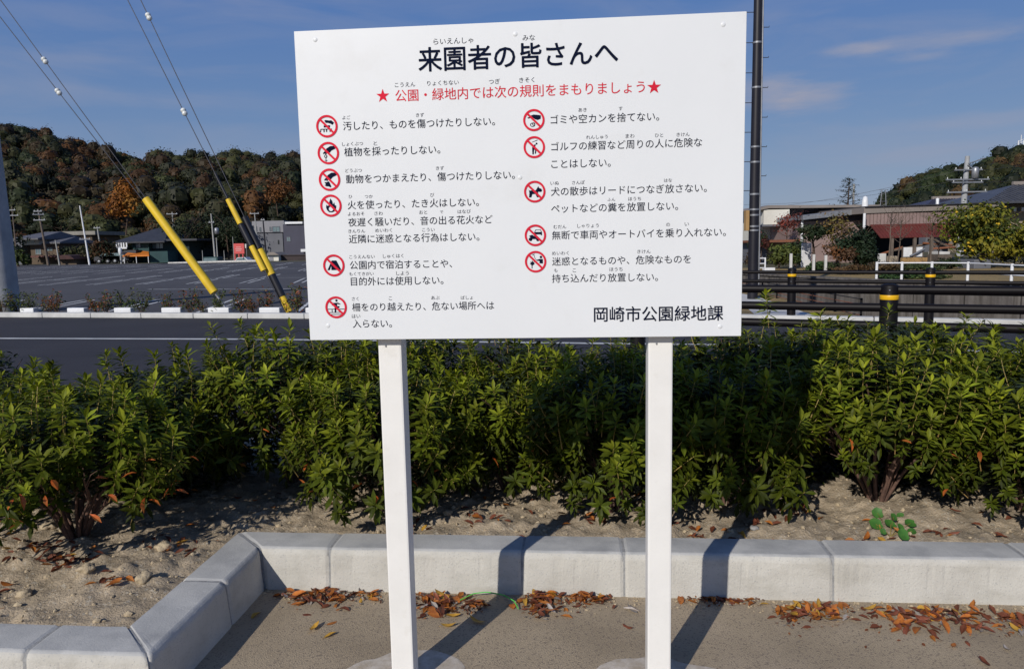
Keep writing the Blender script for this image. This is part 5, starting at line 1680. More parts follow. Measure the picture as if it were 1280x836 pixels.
# green house with orange awning
YG_ = 96.0
t = house('dark green house with a hipped grey roof and an orange awning', YG_, 190)
face(t, 'wall', m_teal, 167.6, 188, 300, 330, YG_, 9)
face(t, 'wall', mat('dark_teal_wall', (0.012, 0.03, 0.032), (0.01, 0.024, 0.026), 1, 0.8), 188.2, 238, 300, 330, YG_ + .8, 8)
face(t, 'lean_to', m_teal, 188, 210.5, 314, 330, YG_ - 2.2, 2.9)
x0, x1, xm0, xm1 = X(148, YG_), X(212, YG_), X(178, YG_), X(186, YG_)
ze, zr = ZZ(180, 302, YG_), ZZ(180, 287.5, YG_)
MB().add([(x0, YG_ - 1, ze), (x1, YG_ - 1, ze), (x1, YG_ + 10, ze), (x0, YG_ + 10, ze), (xm0, YG_ + 4.5, zr + .3), (xm1 + 1.0, YG_ + 4.5, zr + .3), (x0, YG_ - 1, ze - .18), (x1, YG_ - 1, ze - .18), (x1, YG_ + 10, ze - .18), (x0, YG_ + 10, ze - .18)],
         [(0, 1, 5, 4), (1, 2, 5), (2, 3, 4, 5), (3, 0, 4), (0, 6, 7, 1), (1, 7, 8, 2), (2, 8, 9, 3), (3, 9, 6, 0), (6, 9, 8, 7)]).build('roof', m_roofd, t)
face(t, 'roof_slab', m_roofd, 205, 246, 298.5, 301, YG_ - .3, 9, False)
zl, zh = ZZ(165, 319.5, YG_ - 3.4), ZZ(165, 314.8, YG_ - 2)
MB().add([(X(154, YG_ - 3.4), YG_ - 3.4, zl), (X(187, YG_ - 3.4), YG_ - 3.4, zl), (X(187, YG_), YG_ - .02, zl + .45), (X(168, YG_), YG_ - .02, zh + .25), (X(154, YG_), YG_ - .02, zl + .3),
          (X(154, YG_ - 3.4), YG_ - 3.4, zl - .12), (X(187, YG_ - 3.4), YG_ - 3.4, zl - .12)], [(0, 1, 2, 3), (0, 3, 4), (0, 5, 6, 1)]).build('awning', m_orange, t)
for px in (156, 171, 186): MB().tube([(X(px, YG_ - 3.3), YG_ - 3.3, 0), (X(px, YG_ - 3.3), YG_ - 3.3, zl)], .05, 6).build('awning_post', m_white, t)
face(t, 'eave', m_roofd, 146, 170, 312.8, 316.5, YG_ - 1.6, 1.5, False)
bz0, bz1 = ZZ(160, 311, YG_), ZZ(160, 303.5, YG_)
bx = [X(p_, YG_) for p_ in (154, 157, 160, 163, 166.5)]
MB().mm(bx[0], bx[-1], YG_ - 1.3, YG_ - 1.2, bz0, bz0 + .22).build('balcony_rail', m_white, t)
for q in bx: MB().mm(q - .08, q + .08, YG_ - 1.3, YG_ - 1.2, bz0 + .22, bz1).build('baluster', m_white, t)
window(t, 171, 178, 304, 310, YG_, m_roofd, 2)
window(t, 192, 206, 304, 311, YG_ + .8, m_roofd, 3)
for px in (170.5, 187.5): MB().tube([(X(px, YG_ - .1), YG_ - .1, 0), (X(px, YG_ - .1), YG_ - .1, ZZ(px, 301, YG_))], .05, 6).build('downpipe', m_teal, t)
mb = MB(); x_ = X(151.5, YG_ - 4); mb.lathe((x_, YG_ - 4, 0), [(.05, 0), (.05, 1.0), (.16, 1.1), (.22, 1.5), (.2, 1.85), (.05, 1.95)], 10)
solo(mb, 'white_post_lamp', m_white, 'white rounded post lamp left of the orange awning', 'lamp')

# brown house
YB = 101.0
t = house('brown and beige house with a low tiled roof near the thick pole', YB, 50)
face(t, 'wall', m_brownw, 40, 75.6, 304, 330, YB, 8)
face(t, 'wall', m_cream, 27.5, 49, 298, 306, YB - .5, 6, False)
face(t, 'wall', m_greyw, 17, 30, 300, 330, YB + 1, 6)
for (a, b, y0, y1, dy) in ((26, 62, 289.5, 298.5, -1.0), (62, 80, 296, 303, 0.5)):
    z0_, z1_ = ZZ(a, y1, YB), ZZ(a, y0, YB)
    MB().add([(X(a, YB), YB + dy - 1, z0_), (X(b, YB), YB + dy - 1, z0_), (X(b, YB) - .4, YB + 4, z1_), (X(a, YB) + 1.3, YB + 4, z1_), (X(b, YB), YB + 9, z0_), (X(a, YB), YB + 9, z0_),
              (X(a, YB), YB + dy - 1, z0_ - .2), (X(b, YB), YB + dy - 1, z0_ - .2), (X(b, YB), YB + 9, z0_ - .2), (X(a, YB), YB + 9, z0_ - .2)], [(0, 1, 2, 3), (3, 2, 4, 5), (0, 3, 5), (1, 4, 2), (0, 6, 7, 1), (1, 7, 8, 4), (4, 8, 9, 5), (5, 9, 6, 0)]).build('roof', mat('tile_roof', (0.13, 0.13, 0.14), (0.09, 0.09, 0.10), 2, .6), t)
window(t, 46, 53, 311, 318, YB, m_greyl, 2)
window(t, 60, 68, 309, 314, YB, m_brownw, 2)
window(t, 31, 46, 300, 304.5, YB - .5, m_cream, 3)
face(t, 'eave', mat('rust_eave', (0.16, 0.06, 0.05), (0.1, .04, .035), 2, .7), 38, 80, 319.5, 321.5, YB - 1.5, 1.6, False)
t = house('long low building with a pale flat roof edge behind the brown house', 112, 90)
face(t, 'wall', m_brownw, 58, 118, 294.5, 330, 112, 8)
face(t, 'roof_edge', mat('pale_fascia', (0.27, 0.255, 0.22), (0.2, 0.19, 0.165), 1, .8), 56, 119, 289.3, 294, 111.5, 9, False)
window(t, 86, 100, 300, 306, 112, m_greyl, 3)
t = house('low dark shed roof behind the car park left of the white pole', 92, 85, 'shed', 'shed')
face(t, 'wall', m_brownw, 76, 96, 324, 331, 92, 4)
z0_, z1_ = ZZ(85, 324, 92), ZZ(85, 318.5, 92)
MB().prism([(X(74, 92), z0_), (X(98, 92), z0_), (X(93, 92), z1_ - .1), (X(84, 92), z1_), (X(78, 92), z1_ - .15)], 91.2, 96.5).build('roof', mat('rust_roof', (0.07, .03, .028), (.045, .022, .02), 2, .8), t)

# grey modern building and navy building
YM = 104.0
t = house('modern grey block house with a lighter upper storey', YM, 335, 'building', 'building')
face(t, 'wall', m_greyw, 319, 355.2, 290.5, 330, YM + .2, 9)
face(t, 'upper_wall', m_greyl, 315.5, 355.6, 276.2, 290.5, YM, 9.3, False)
MB().mm(X(316, YM), X(320, YM), YM - .02, YM + .1, ZZ(318, 290, YM), ZZ(318, 282, YM)).build('recess', m_darkin, t)
window(t, 343, 352.5, 283, 290, YM, m_greyw, 2)
window(t, 322.5, 324, 283, 289, YM, m_greyw, 1); window(t, 327, 329, 284, 289.5, YM, m_greyw, 1); window(t, 339.5, 341.5, 283.5, 289, YM, m_greyw, 1)
window(t, 349, 350.5, 300, 305, YM + .2, m_darkin, 1)
t = house('dark navy box building with a white roof edge beside the board', 100, 367, 'building', 'building')
face(t, 'wall', m_navyroof, 356.3, 392, 280, 330, 100, 9)
face(t, 'roof_edge', m_white, 356, 378, 277.2, 279.9, 99.7, 6, False)
face(t, 'wall', m_navyroof, 378.4, 392, 277.2, 280, 99.8, 6, False)
face(t, 'canopy', m_white, 376, 386, 311.3, 314.8, 99, 1, False)
window(t, 360, 365, 296, 302, 100, m_greyw, 2)
t = house('small white gabled shed left of the navy building', 90, 342, 'shed', 'shed')
face(t, 'wall', m_cream, 335.6, 348.5, 318.5, 328, 90, 3)
MB().prism([(X(334, 90), ZZ(342, 318.8, 90)), (X(350.5, 90), ZZ(342, 318.8, 90)), (X(345, 90), ZZ(342, 315.3, 90)), (X(339, 90), ZZ(342, 315.1, 90))], 89.6, 93.4).build('roof', m_rooft, t)
MB().mm(X(337, 90), X(342, 90), 89.95, 90, 0, ZZ(340, 321, 90)).build('door', m_greyl, t)
mb = MB(); mb.mm(X(350.5, 91), X(400, 91), 91, 91.4, -.05, ZZ(370, 319.5, 91)); mb.mm(X(350.3, 91), X(400.2, 91), 90.9, 91.5, ZZ(370, 319.45, 91), ZZ(370, 318.3, 91))
solo(mb, 'boundary_wall', mat('dark_block_wall', (0.06, 0.045, 0.045), (0.04, 0.033, 0.033), 1, .9), 'dark boundary wall below the navy building', 'wall')
mb_ = thing('boundary_wall', 'low white concrete wall along the far edge of the car park', 'wall', (X(260, 88), 88, 0))
for k in range(18):
    a, b = 210.6 + (321 - 210.6) * k / 18, 210.6 + (321 - 210.6) * (k + 1) / 18 - .08
    MB().cbox(((X(a, 86) + X(b, 86)) / 2, 86, ZZ(a, 327.8 - (a - 210) * .028, 86) / 2), (X(b, 86) - X(a, 86), .25, ZZ(a, 327.8 - (a - 210) * .028, 86)), 0, .02).build('wall_panel', m_whiteconc, mb_)

# red sign
YS = 94.5
t = thing('roadside_sign', 'square red sign with pale unreadable print on short legs', 'sign', (X(299, YS), YS, 0))
face(t, 'board_panel', m_redsign, 292.3, 305.5, 304.4, 317.2, YS, .25, False)
for k, (w, py) in enumerate(((6, 309), (8, 311.2), (7, 313.2))):
    MB().mm(X(299 - w / 2 + .5, YS), X(299 + w / 2 + .5, YS), YS - .03, YS - .005, ZZ(299, py + .5, YS), ZZ(299, py - .35, YS)).build('print', m_pinkink, t)
for px in (294, 299, 304): MB().mm(X(px, YS) - .06, X(px, YS) + .06, YS + .06, YS + .18, 0, ZZ(px, 317, YS)).build('leg', m_redsign, t)
t = thing('roadside_sign', 'narrow pale banner sign just right of the red sign', 'sign', (X(307.5, YS), YS, 0))
face(t, 'board_panel', m_cream, 306.3, 308.8, 305, 310, YS + .1, .06, False)
MB().tube([(X(309.2, YS), YS, 0), (X(309.2, YS), YS, ZZ(309, 304.5, YS))], .04, 6).build('leg', m_galv, t)


def car(label, px, py_w, Y_, body, L=4.3, Wd=1.7, Ht=1.45, van=False, zoff=0.0):
    t = thing('car', label, 'car', (X(px, Y_), Y_, 0))
    cx = X(px, Y_)
    t.location.z = 0
    P_ = [(-.5, .28), (-.5, .55), (-.46, .66), (-.30, .70), (-.17, .98), (.22, 1.0), (.40, .72), (.49, .66), (.5, .3)] if not van else [(-.5, .25), (-.5, .55), (-.46, .62), (-.38, .95), (-.32, 1.0), (.46, 1.0), (.5, .9), (.5, .28)]
    poly = [(cx + a * L, b * Ht) for a, b in P_]
    MB().prism(poly, Y_, Y_ + Wd).build('body', body, t)
    gl_ = [(-.27, .70), (-.155, .94), (.20, .955), (.35, .72)] if not van else [(-.38, .62), (-.31, .92), (.42, .92), (.42, .62)]
    MB().prism([(cx + a * L, b * Ht) for a, b in gl_], Y_ - .012, Y_ + Wd + .012).build('window', m_glass, t)
    for sx in (-.31, .31):
        for yy in (Y_ - .01, Y_ + Wd - .19):
            mb = MB(); mb.lathe((0, 0, 0), [(.05, 0), (.31, 0), (.31, .2), (.05, .2)], 16)
            mb.v = [(cx + sx * L + v[0], yy + v[2], .31 + v[1]) for v in mb.v]; w_ = mb.build('wheel', m_tyre, t)
            mb = MB(); mb.lathe((0, 0, 0), [(.02, 0), (.18, -.01), (.18, .015), (.02, .02)], 12)
            mb.v = [(cx + sx * L + v[0], yy - .005 + v[2], .31 + v[1]) for v in mb.v]; mb.build('rim', m_galv, w_)
    for yy in (Y_ + .12, Y_ + Wd - .38):
        MB().mm(cx - .502 * L, cx - .49 * L, yy, yy + .26, .50 * Ht, .60 * Ht).build('headlight', m_white, t)
    t.location.z = zoff
    return t


car('white car parked below the red sign behind the low wall', 301, 0, 89.2, m_white, 2.3, Ht=1.45, zoff=-.93)
car('teal van parked behind the low white wall left of the lamp post', 262, 0, 90, m_teal, 2.0, Ht=1.55, van=True, zoff=-.93)
for px, lb in ((134, 'dark car parked at the left of the green house, the left one'), (145, 'dark car parked at the left of the green house, the right one')):
    car(lb, px, 0, 93, m_roofd, 3.2, Ht=1.35)

# poles at the far side
def fpole(label, px, pt, pb_base, Y_, r_, m, arms=(), lean=0.0, box=False):
    x_ = X(px, Y_); h = ZZ(px, pt, Y_)
    t = pole(label, (x_, Y_, 0), h, r_, r_ * .6, m, [(ZZ(px, py, Y_), L, rad(rz), m_galv, n_) for py, L, rz, n_ in arms], 'utility poles beyond the car park', lean=(lean, 0))
    if box:
        MB().lathe((x_ + .45, Y_ - .1, h - 2.6), [(.05, 0), (.27, .05), (.27, .75), (.1, .85)], 10).build('transformer', m_galv, t)
    return t


fpole('slender white pole standing at the car park edge with a small crossarm', 112, 257, 0, 88, .11, m_white, [(299, 1.2, 10, 2)], lean=-.55)
fpole('dark utility pole with several insulators above the brown house', 60.5, 261, 0, 90, .16, m_timber, [(264, 1.0, 0, 3), (268, 1.2, 20, 3), (275, 1.4, 0, 3)], lean=-.6)
fpole('short pale pole right of the brown house', 74.5, 300, 0, 89, .1, m_polepale, lean=-.25)
fpole('thin grey pole between the white pole and the green house', 128.5, 283, 0, 94, .12, m_polepale, [(285, .8, 0, 2)], lean=-.3)
fpole('dark pole with two pale crossarms right of the thick grey pole', 22, 258, 0, 92, .1, m_timber, [(262.6, 0.9, 0, 2), (269.3, 1.5, 0, 3)])
fpole('white pole with two crossarms rising behind the green house', 220, 265, 0, 110, .13, m_polepale, [(267.5, 1.6, 0, 2), (282, 1.3, 0, 2)])
fpole('lamp post with a box left of the red sign', 269.5, 267, 0, 95, .13, m_polepale, [(278, .7, 0, 2)], lean=-.15, box=True)
fpole('short thin pole right of the lamp post with a box', 272.5, 297, 0, 91, .08, m_polepale)
fpole('grey pole with a flat tee top in front of the grey building', 324, 266, 0, 98, .11, m_polepale, [(267, 1.2, 0, 2)], lean=-.2)
fpole('dark pole just right of the tee-topped pole', 333.5, 272, 0, 92, .12, m_poledark, [(275, .5, 0, 2)], lean=-.15)
for px in (254, 281, 293): fpole('short marker pole behind the low wall' + (' left of the teal van' if px == 254 else (' between the van and the sign' if px == 281 else ' at the left edge of the red sign')), px, 313 if px < 290 else 296, 0, 88, .05, m_polepale)

# ------------------------------------------------------------------ right background
YH = 47.0
t = house('white and dark grey house with a long single-pitch roof', YH, 975)
face(t, 'wall', m_greyw, 966, 1003, 262, 331, YH + 1, 10)
face(t, 'wall', m_navyroof, 1003, 1090, 260, 331, YH + 1.2, 12)
face(t, 'wall', m_cream, 947, 968, 262, 331, YH + 1.4, 6)
face(t, 'balcony_wall', m_cream, 954.5, 986.5, 262, 280.5, YH - .4, 1.3, False)
face(t, 'balcony_floor', m_greyw, 953, 988, 280.6, 283, YH - .5, 1.4, False)
zl_, zr_ = ZZ(945, 257.5, YH), ZZ(1010, 255.5, YH)
MB().prism([(X(943.5, YH), ZZ(944, 262, YH)), (X(955, YH), ZZ(955, 257.2, YH)), (X(1092, YH), ZZ(1092, 256.5, YH)), (X(1092, YH), ZZ(1092, 259.5, YH)), (X(957, YH), ZZ(957, 261, YH)), (X(945, YH), ZZ(945, 263.2, YH))], YH - .5, YH + 14).build('roof', m_rooft, t)
window(t, 972, 981, 287, 297, YH + .98, m_greyl, 2)
window(t, 949, 953, 268, 276, YH + 1.38, m_greyl, 1)
face(t, 'porch_wall', m_greyw, 943, 958, 303, 331, YH - 3, 3)
face(t, 'porch_wall', m_beige, 958.2, 985, 303.2, 331, YH - 2.6, 3)
face(t, 'porch_roof', m_rust, 943, 1000, 300, 302.8, YH - 4, 4, False)
MB().tube([(X(944.8, YH - 1.4), YH - 1.4, 0), (X(944.8, YH - 1.4), YH - 1.4, ZZ(945, 263, YH))], .07, 8).build('downpipe', m_white, t)

YW = 41.0
t = house('mauve corrugated warehouse with a flat taupe roof edge and maroon awning', YW, 1120, 'warehouse', 'warehouse')
# left wing with the sloping white verge
xl0, xl1 = X(997, YW + 2), X(1076.5, YW + 2)
MB().mm(xl0 + .25, xl1, YW + 2, YW + 12, 0, ZZ(1000, 277, YW + 2) ).build('wall', m_pink, t)
zlow, zhigh = ZZ(998, 275.0, YW + 2), ZZ(1078, 266.5, YW + 2)
MB().prism([(xl0, zlow - .02), (xl1, zhigh - .02), (xl1, zhigh + .28), (xl0, zlow + .22)], YW + 1.4, YW + 12.3).build('verge_board', m_galv, t)
MB().prism([(xl0 + .25, ZZ(1000, 277, YW + 2) + .003), (xl1, ZZ(1000, 277, YW + 2) + .003), (xl1, zhigh - .03), (xl0 + .25, zlow - .03)], YW + 2.02, YW + 11.9).build('gable', m_navyroof, t)
MB().tube([(X(1001.5, YW + 1.9), YW + 1.9, 0), (X(1001.5, YW + 1.9), YW + 1.9, zlow)], .075, 8).build('downpipe', m_white, t)
# right wing
xr0, xr1 = X(1079, YW), X(1243, YW)
zt0, zt1 = ZZ(1080, 267.0, YW), ZZ(1240, 260.5, YW)
zw_b = ZZ(1120, 281.8, YW)
npan = 34
pansh = (xr1 - xr0 - .6) / npan
for k in range(npan):
    xa = xr0 + .1 + k * pansh
    MB().mm(xa, xa + pansh - .03, YW, YW + .12 + .015 * (k % 2), zw_b, zt0 - .02).build('cladding_panel', m_pink, t)
MB().mm(xr0 + .1, xr1 - .5, YW + .14, YW + .2, zw_b, zt0 - .02).build('wall', m_pink, t)
MB().prism([(xr0 - .1, zt0), (xr1, zt1), (xr1, zt1 + .26), (xr0 - .1, zt0 + .33)], YW - .08, YW + 12).build('roof_edge', m_rooft, t)
MB().prism([(xr0 - .1, zt0 + .34), (xr1, zt1 + .27), (xr1, zt1 + .31), (xr0 - .1, zt0 + .38)], YW - .2, YW + 12).build('roof', m_roofd, t)
MB().mm(xr0, xr1 - .4, YW + 7, YW + 7.2, 0, zt0 - .05).build('back_wall', m_darkin, t)
za0, za1 = ZZ(1120, 296.0, YW - 1.2), zw_b + .03
nn_ = 26
ax0, ax1 = X(1086, YW), X(1196, YW)
for k in range(nn_):
    xa = ax0 + (ax1 - ax0) * k / nn_; xb = ax0 + (ax1 - ax0) * (k + 1) / nn_ - .02
    MB().add([(xa, YW - 1.2, za0), (xb, YW - 1.2, za0), (xb, YW - .05, za1), (xa, YW - .05, za1), (xa, YW - 1.2, za0 - .06), (xb, YW - 1.2, za0 - .06), (xb, YW - .05, za1 - .06), (xa, YW - .05, za1 - .06)],
             [(0, 1, 2, 3), (0, 4, 5, 1), (1, 5, 6, 2), (3, 2, 6, 7), (0, 3, 7, 4), (4, 7, 6, 5)]).build('awning_sheet', m_maroon, t)
MB().mm(ax0, ax1, YW - .04, YW - .01, zw_b - .02, zw_b + .07).build('flashing', m_maroon, t)
for px in (1097, 1124.5, 1153.5, 1175): MB().mm(X(px, YW - 2) - .07, X(px, YW - 2) + .07, YW - 1.18, YW - 1.05, 0, za0).build('awning_post', m_timber, t)
MB().tube([(X(1079, YW - .5), YW - .45, ZZ(1079, 287, YW)), (X(1079, YW - .5), YW - .45, zt0)], .075, 8).build('downpipe', m_white, t)
MB().lathe((X(1078.5, YW + .5), YW + .5, zt0 + .1), [(.17, 0), (.17, .5), (.12, .8), (.02, .86)], 10).build('vent', m_white, t)
# things under the awning
def simple(nm, lb, cat, m, px0, px1, py0, py1, Y_, d=.3, ground=False, tiltx=0, group=None):
    mb = MB(); pm = (px0 + px1) / 2
    z0_, z1_ = (0 if ground else ZZ(pm, py1, Y_)), ZZ(pm, py0, Y_)
    mb.cbox(((X(px0, Y_) + X(px1, Y_)) / 2, Y_, (z0_ + z1_) / 2), (X(px1, Y_) - X(px0, Y_), d, z1_ - z0_), rad(tiltx), min(.03, d / 4))
    return solo(mb, nm, m, lb, cat, group)


t2 = thing('panel_board', 'large white panel leaning in the open shed under the maroon awning', 'panel', (X(1140, YW - 1), YW - 1, 0))
MB().cbox(((X(1128, YW - 1) + X(1152, YW - 1)) / 2, YW - 1, (ZZ(1140, 321, YW - 1) + ZZ(1140, 309, YW - 1)) / 2), (X(1152, YW - 1) - X(1128, YW - 1), .06, ZZ(1140, 309, YW - 1) - ZZ(1140, 321, YW - 1)), 0, .01).build('sheet', m_white, t2)
MB().mm(X(1127, YW - 1), X(1128, YW - 1), YW - 1.05, YW - .95, 0, ZZ(1128, 308.5, YW - 1)).build('leg', m_timber, t2)
MB().mm(X(1152.2, YW - 1), X(1153, YW - 1), YW - 1.05, YW - .95, 0, ZZ(1153, 308.5, YW - 1)).build('leg', m_timber, t2)
simple('board_stack', 'ochre plywood boards standing under the white panel', 'boards', m_ochre, 1126, 1158, 322, 328, YW - 1.6, .2, True)
simple('board_stack', 'pale grey boards leaning at the left end of the shed', 'boards', m_whiteconc, 1098, 1106, 317, 330, YW - 2.6, .25, True, 6)
simple('board_stack', 'second pale board pile in the shed right of the grey one', 'boards', m_beige, 1108, 1121, 320, 330, YW - 2.5, .3, True, -5)
simple('tank', 'pale low tank under the right end of the awning', 'tank', m_whiteconc, 1166, 1180, 314.5, 318, YW - 1.4, 1.0, False)
simple('crate', 'brown crate under the pale tank in the shed', 'crate', m_timber, 1165, 1182, 318.4, 329, YW - 1.4, 1.1, True)
for i, (a, b, c, d_, mm2) in enumerate(((1100, 318, 1126, 309, m_rust), (1112, 314, 1160, 304, m_timber), (1150, 304, 1185, 306.5, m_rust), (1155, 300, 1168, 313, m_timber), (1160, 299, 1182, 311, m_timber), (1158, 311, 1184, 309, m_rust), (1130, 320, 1146, 311, m_galv))):
    mb = MB(); mb.tube([(X(a, YW - .6), YW - .6 - .1 * i, ZZ(a, b, YW - .6)), (X(c, YW - .4), YW - .5 - .1 * i, ZZ(c, d_, YW - .4))], .06, 6)
    solo(mb, 'beam', mm2, ['rust-red beam lowest at the left of the open shed', 'long weathered beam across the open shed', 'rust-red beam high at the right of the shed', 'short steep timber beam under the awning', 'second slanting timber under the awning end', 'rust-red beam above the pale tank', 'steel pipe leaning across the white panel'][i], 'beam', 'beams leaning in the open shed')

# Japanese roof houses at the right edge


def jroof(t, pxs, Y_, d, m=None):
    (a, ya), (b, yb), (c, yc), (e, ye) = pxs      # eave left, ridge left, ridge right, eave right
    za, zb_ = ZZ(a, ya, Y_), ZZ(b, yb, Y_ + d / 2)
    xa, xe = X(a, Y_), X(e, Y_); xb, xc = X(b, Y_ + d / 2), X(c, Y_ + d / 2)
    xm, zm = xa * .45 + xb * .55, za * .52 + zb_ * .48 - .12
    V = [(xa, Y_, za), (xe, Y_, za), (xe, Y_ + d, za), (xa, Y_ + d, za), (xb, Y_ + d / 2, zb_), (xc, Y_ + d / 2, zb_), (xa, Y_, za - .16), (xe, Y_, za - .16), (xe, Y_ + d, za - .16), (xa, Y_ + d, za - .16)]
    MB().add(V, [(0, 1, 5, 4), (1, 2, 5), (2, 3, 4, 5), (3, 0, 4), (0, 6, 7, 1), (1, 7, 8, 2), (2, 8, 9, 3), (3, 9, 6, 0), (6, 9, 8, 7)]).build('roof', m or m_roofd, t)
    MB().cbox(((xb + xc) / 2, Y_ + d / 2, zb_ + .1), (abs(xc - xb) + .3, .3, .28), 0, .04).build('ridge_cap', m_rooft, t)
    nrib = 22
    for k in range(1, nrib):
        f = k / nrib
        x0_ = xa + (xe - xa) * f
        # rib runs up the front slope to the ridge line or the hip
        tt = 1.0
        if x0_ < xb: tt = (x0_ - xa) / max(1e-3, xb - xa)
        if x0_ > xc: tt = (xe - x0_) / max(1e-3, xe - xc)
        MB().tube([(x0_, Y_, za + .03), (x0_, Y_ + d / 2 * tt, za + (zb_ - za) * tt + .03)], .045, 4).build('tile_row', m or m_roofd, t)


t = house('tiled hip-roof house at the right edge with washing at the eaves', 58, 1262)
jroof(t, ((1229, 252), (1262, 231), (1330, 231), (1365, 252)), 56, 9, mat('grey_tile', (0.085, 0.088, 0.10), (0.055, 0.058, 0.07), 2, .5))
face(t, 'wall', m_beige, 1241, 1355, 253, 320, 58, 6)
face(t, 'eave', m_rooft, 1243, 1350, 258.5, 260, 57.2, .7, False)
for k, px in enumerate((1258, 1263.5, 1268, 1273, 1278)): MB().mm(X(px, 57), X(px + 2.8, 57), 57.0, 57.05, ZZ(px, 264.5, 57), ZZ(px, 259.6, 57)).build('laundry', [m_glass, m_cream, m_navyroof, m_white, m_greyl][k], t)
window(t, 1248, 1256, 256, 266, 58, m_greyl, 2)
t = house('dark tiled roof seen above the warehouse beside the hill', 66, 1190)
jroof(t, ((1150, 263), (1163, 249), (1212, 247.5), (1233, 261)), 66, 10, m_navyroof)
face(t, 'wall', m_greyw, 1156, 1228, 262, 320, 67, 7)
MB().prism([(X(1214, 65.5), ZZ(1214, 254, 65.5)), (X(1236, 65.5), ZZ(1236, 248.5, 65.5)), (X(1240, 65.5), ZZ(1240, 253, 65.5)), (X(1216, 65.5), ZZ(1216, 258, 65.5))], 64.8, 65.6).build('bargeboard', m_rooft, t)
MB().lathe((X(1168, 60), 60, ZZ(1168, 262, 60)), [(.12, 0), (.12, .85), (.03, .9)], 8).build('vent', m_white, t)
# pole with transformer
YP = 52.0
hp = ZZ(1201, 195.5, YP)
t = pole('grey concrete utility pole with crossarms and a transformer above the warehouse', (X(1199, YP), YP, 0), hp, .24, .15, m_polec, [(ZZ(1200, 213, YP), 2.0, rad(4), m_galv, 3), (ZZ(1200, 225, YP), 3.1, rad(4), m_galv, 4), (ZZ(1200, 228.5, YP), 2.2, rad(4), m_galv, 0 + 2), (ZZ(1200, 240.5, YP), 2.6, rad(-6), m_galv, 3)], lean=(.18, 0))
bxp = X(1209.5, YP)
MB().lathe((bxp, YP - .3, ZZ(1209, 224, YP)), [(.08, 0), (.22, .05), (.22, .68), (.17, .75), (.05, .8)], 12).build('transformer', m_galv, t)
MB().tube([(X(1202, YP), YP - .2, ZZ(1202, 205, YP)), (X(1222, YP), YP - .2, ZZ(1222, 198, YP))], .04, 5).build('brace', m_galv, t)
MB().tube([(X(1201, YP), YP - .2, ZZ(1201, 207, YP)), (X(1210, YP), YP - .2, ZZ(1210, 213, YP))], .04, 5).build('brace', m_galv, t)
t = thing('radio_tower', 'faint slim mast with a white cabin on the right hilltop', 'tower', (X(1267, 245), 245, ZZ(1267, 188, 245)))
zb_ = ZZ(1267, 190, 245)
for dx in (-1.1, 1.1): MB().tube([(X(1267, 245) + dx, 245, zb_ - 2), (X(1267, 245) + dx * .7, 245, ZZ(1267, 176, 245))], .22, 5).build('leg', m_white, t)
for k in range(5): MB().tube([(X(1267, 245) - 1.1, 245, zb_ + k * .8), (X(1267, 245) + 1.0, 245, zb_ + k * .8 + .8)], .12, 4).build('brace', m_white, t)
MB().tube([(X(1267, 245), 245, zb_), (X(1267, 245), 245, ZZ(1267, 169, 245))], .12, 5).build('mast', m_white, t)
t = thing('radio_tower', 'thin lattice mast left of the right hill', 'tower', (X(1101, 170), 170, 0))
for dx in (-.8, .8): MB().tube([(X(1101, 170) + dx * 1.6, 170, 0), (X(1101, 170) + dx * .5, 170, ZZ(1101, 238, 170))], .1, 5).build('leg', m_galv, t)
for k in range(9): MB().tube([(X(1101, 170) - 1.0, 170, 1.5 + k * 1.3), (X(1101, 170) + 1.0, 170, 1.5 + k * 1.3 + (.9 if k % 2 else 0))], .06, 4).build('brace', m_galv, t)
pole('thin pole beside the skyline conifer', (X(1064, 75), 75, 0), ZZ(1064, 230, 75), .14, .09, m_polepale, [])


# overhead wires, right
def wire(label, A, B, sag, r_=.03, n=10):
    mb = MB()
    pts_ = [Vector(A).lerp(Vector(B), i / n) + Vector((0, 0, -sag * 4 * (i / n) * (1 - i / n))) for i in range(n + 1)]
    mb.tube(pts_, r_, 4)
    solo(mb, 'overhead_wire', m_darkwire, label, 'wire', 'overhead wires')


for i, (pa, pb) in enumerate((((1198, 213), (930, 262)), ((1198, 225), (930, 256)), ((1201, 213), (1330, 190)), ((1201, 225), (1330, 214)))):
    wire(['upper overhead wire left of the transformer pole', 'lower overhead wire left of the transformer pole', 'upper overhead wire right of the transformer pole', 'lower overhead wire right of the transformer pole'][i], atY(pa[0], pa[1], YP), atY(pb[0], pb[1], 60), .4, .012)

# trees and plants at right
PC = lambda px, Y_: (X(px, Y_), Y_, 0)
YGc = [(0.16, 0.17, 0.018), (0.11, 0.13, 0.018), (0.06, 0.08, 0.014), (0.22, 0.20, 0.02)]
tr = tree('big yellow-green citrus tree dotted with yellow fruit at the right', PC(1234, 33), 3.0, 2.3, 1.42, YGc, 5200, 0.17, 71, trunk_r=.13, lumps=14, shell=.35)
rr_ = random.Random(4)
fm = MB(); lump(fm, (0, 0, 0), .045, 1, .95, 1); fme = fm.mesh('fruit', m_fruit)
for i in range(34):
    a = rad(rr_.uniform(180, 360)); q = rr_.uniform(.65, 1.0)
    inst('fruit', fme, tr, (2.1 * q * math.cos(a), 1.6 * q * math.sin(a), rr_.uniform(.7, 2.6)), (0, 0, 0), rr_.uniform(.7, 1.2))
tree('smaller citrus tree at the right photo edge behind the white railing', PC(1290, 31), 2.2, 1.2, .95, YGc, 1800, .16, 72, trunk_r=.08, lumps=8)
tree('dense dark conifer left of the maroon awning', PC(1071, 33), 1.9, 1.0, 0.98, [(0.018, .035, .015), (.03, .05, .02), (.012, .024, .012)], 3600, .13, 73, trunk_r=.09, lumps=9, shell=.3)
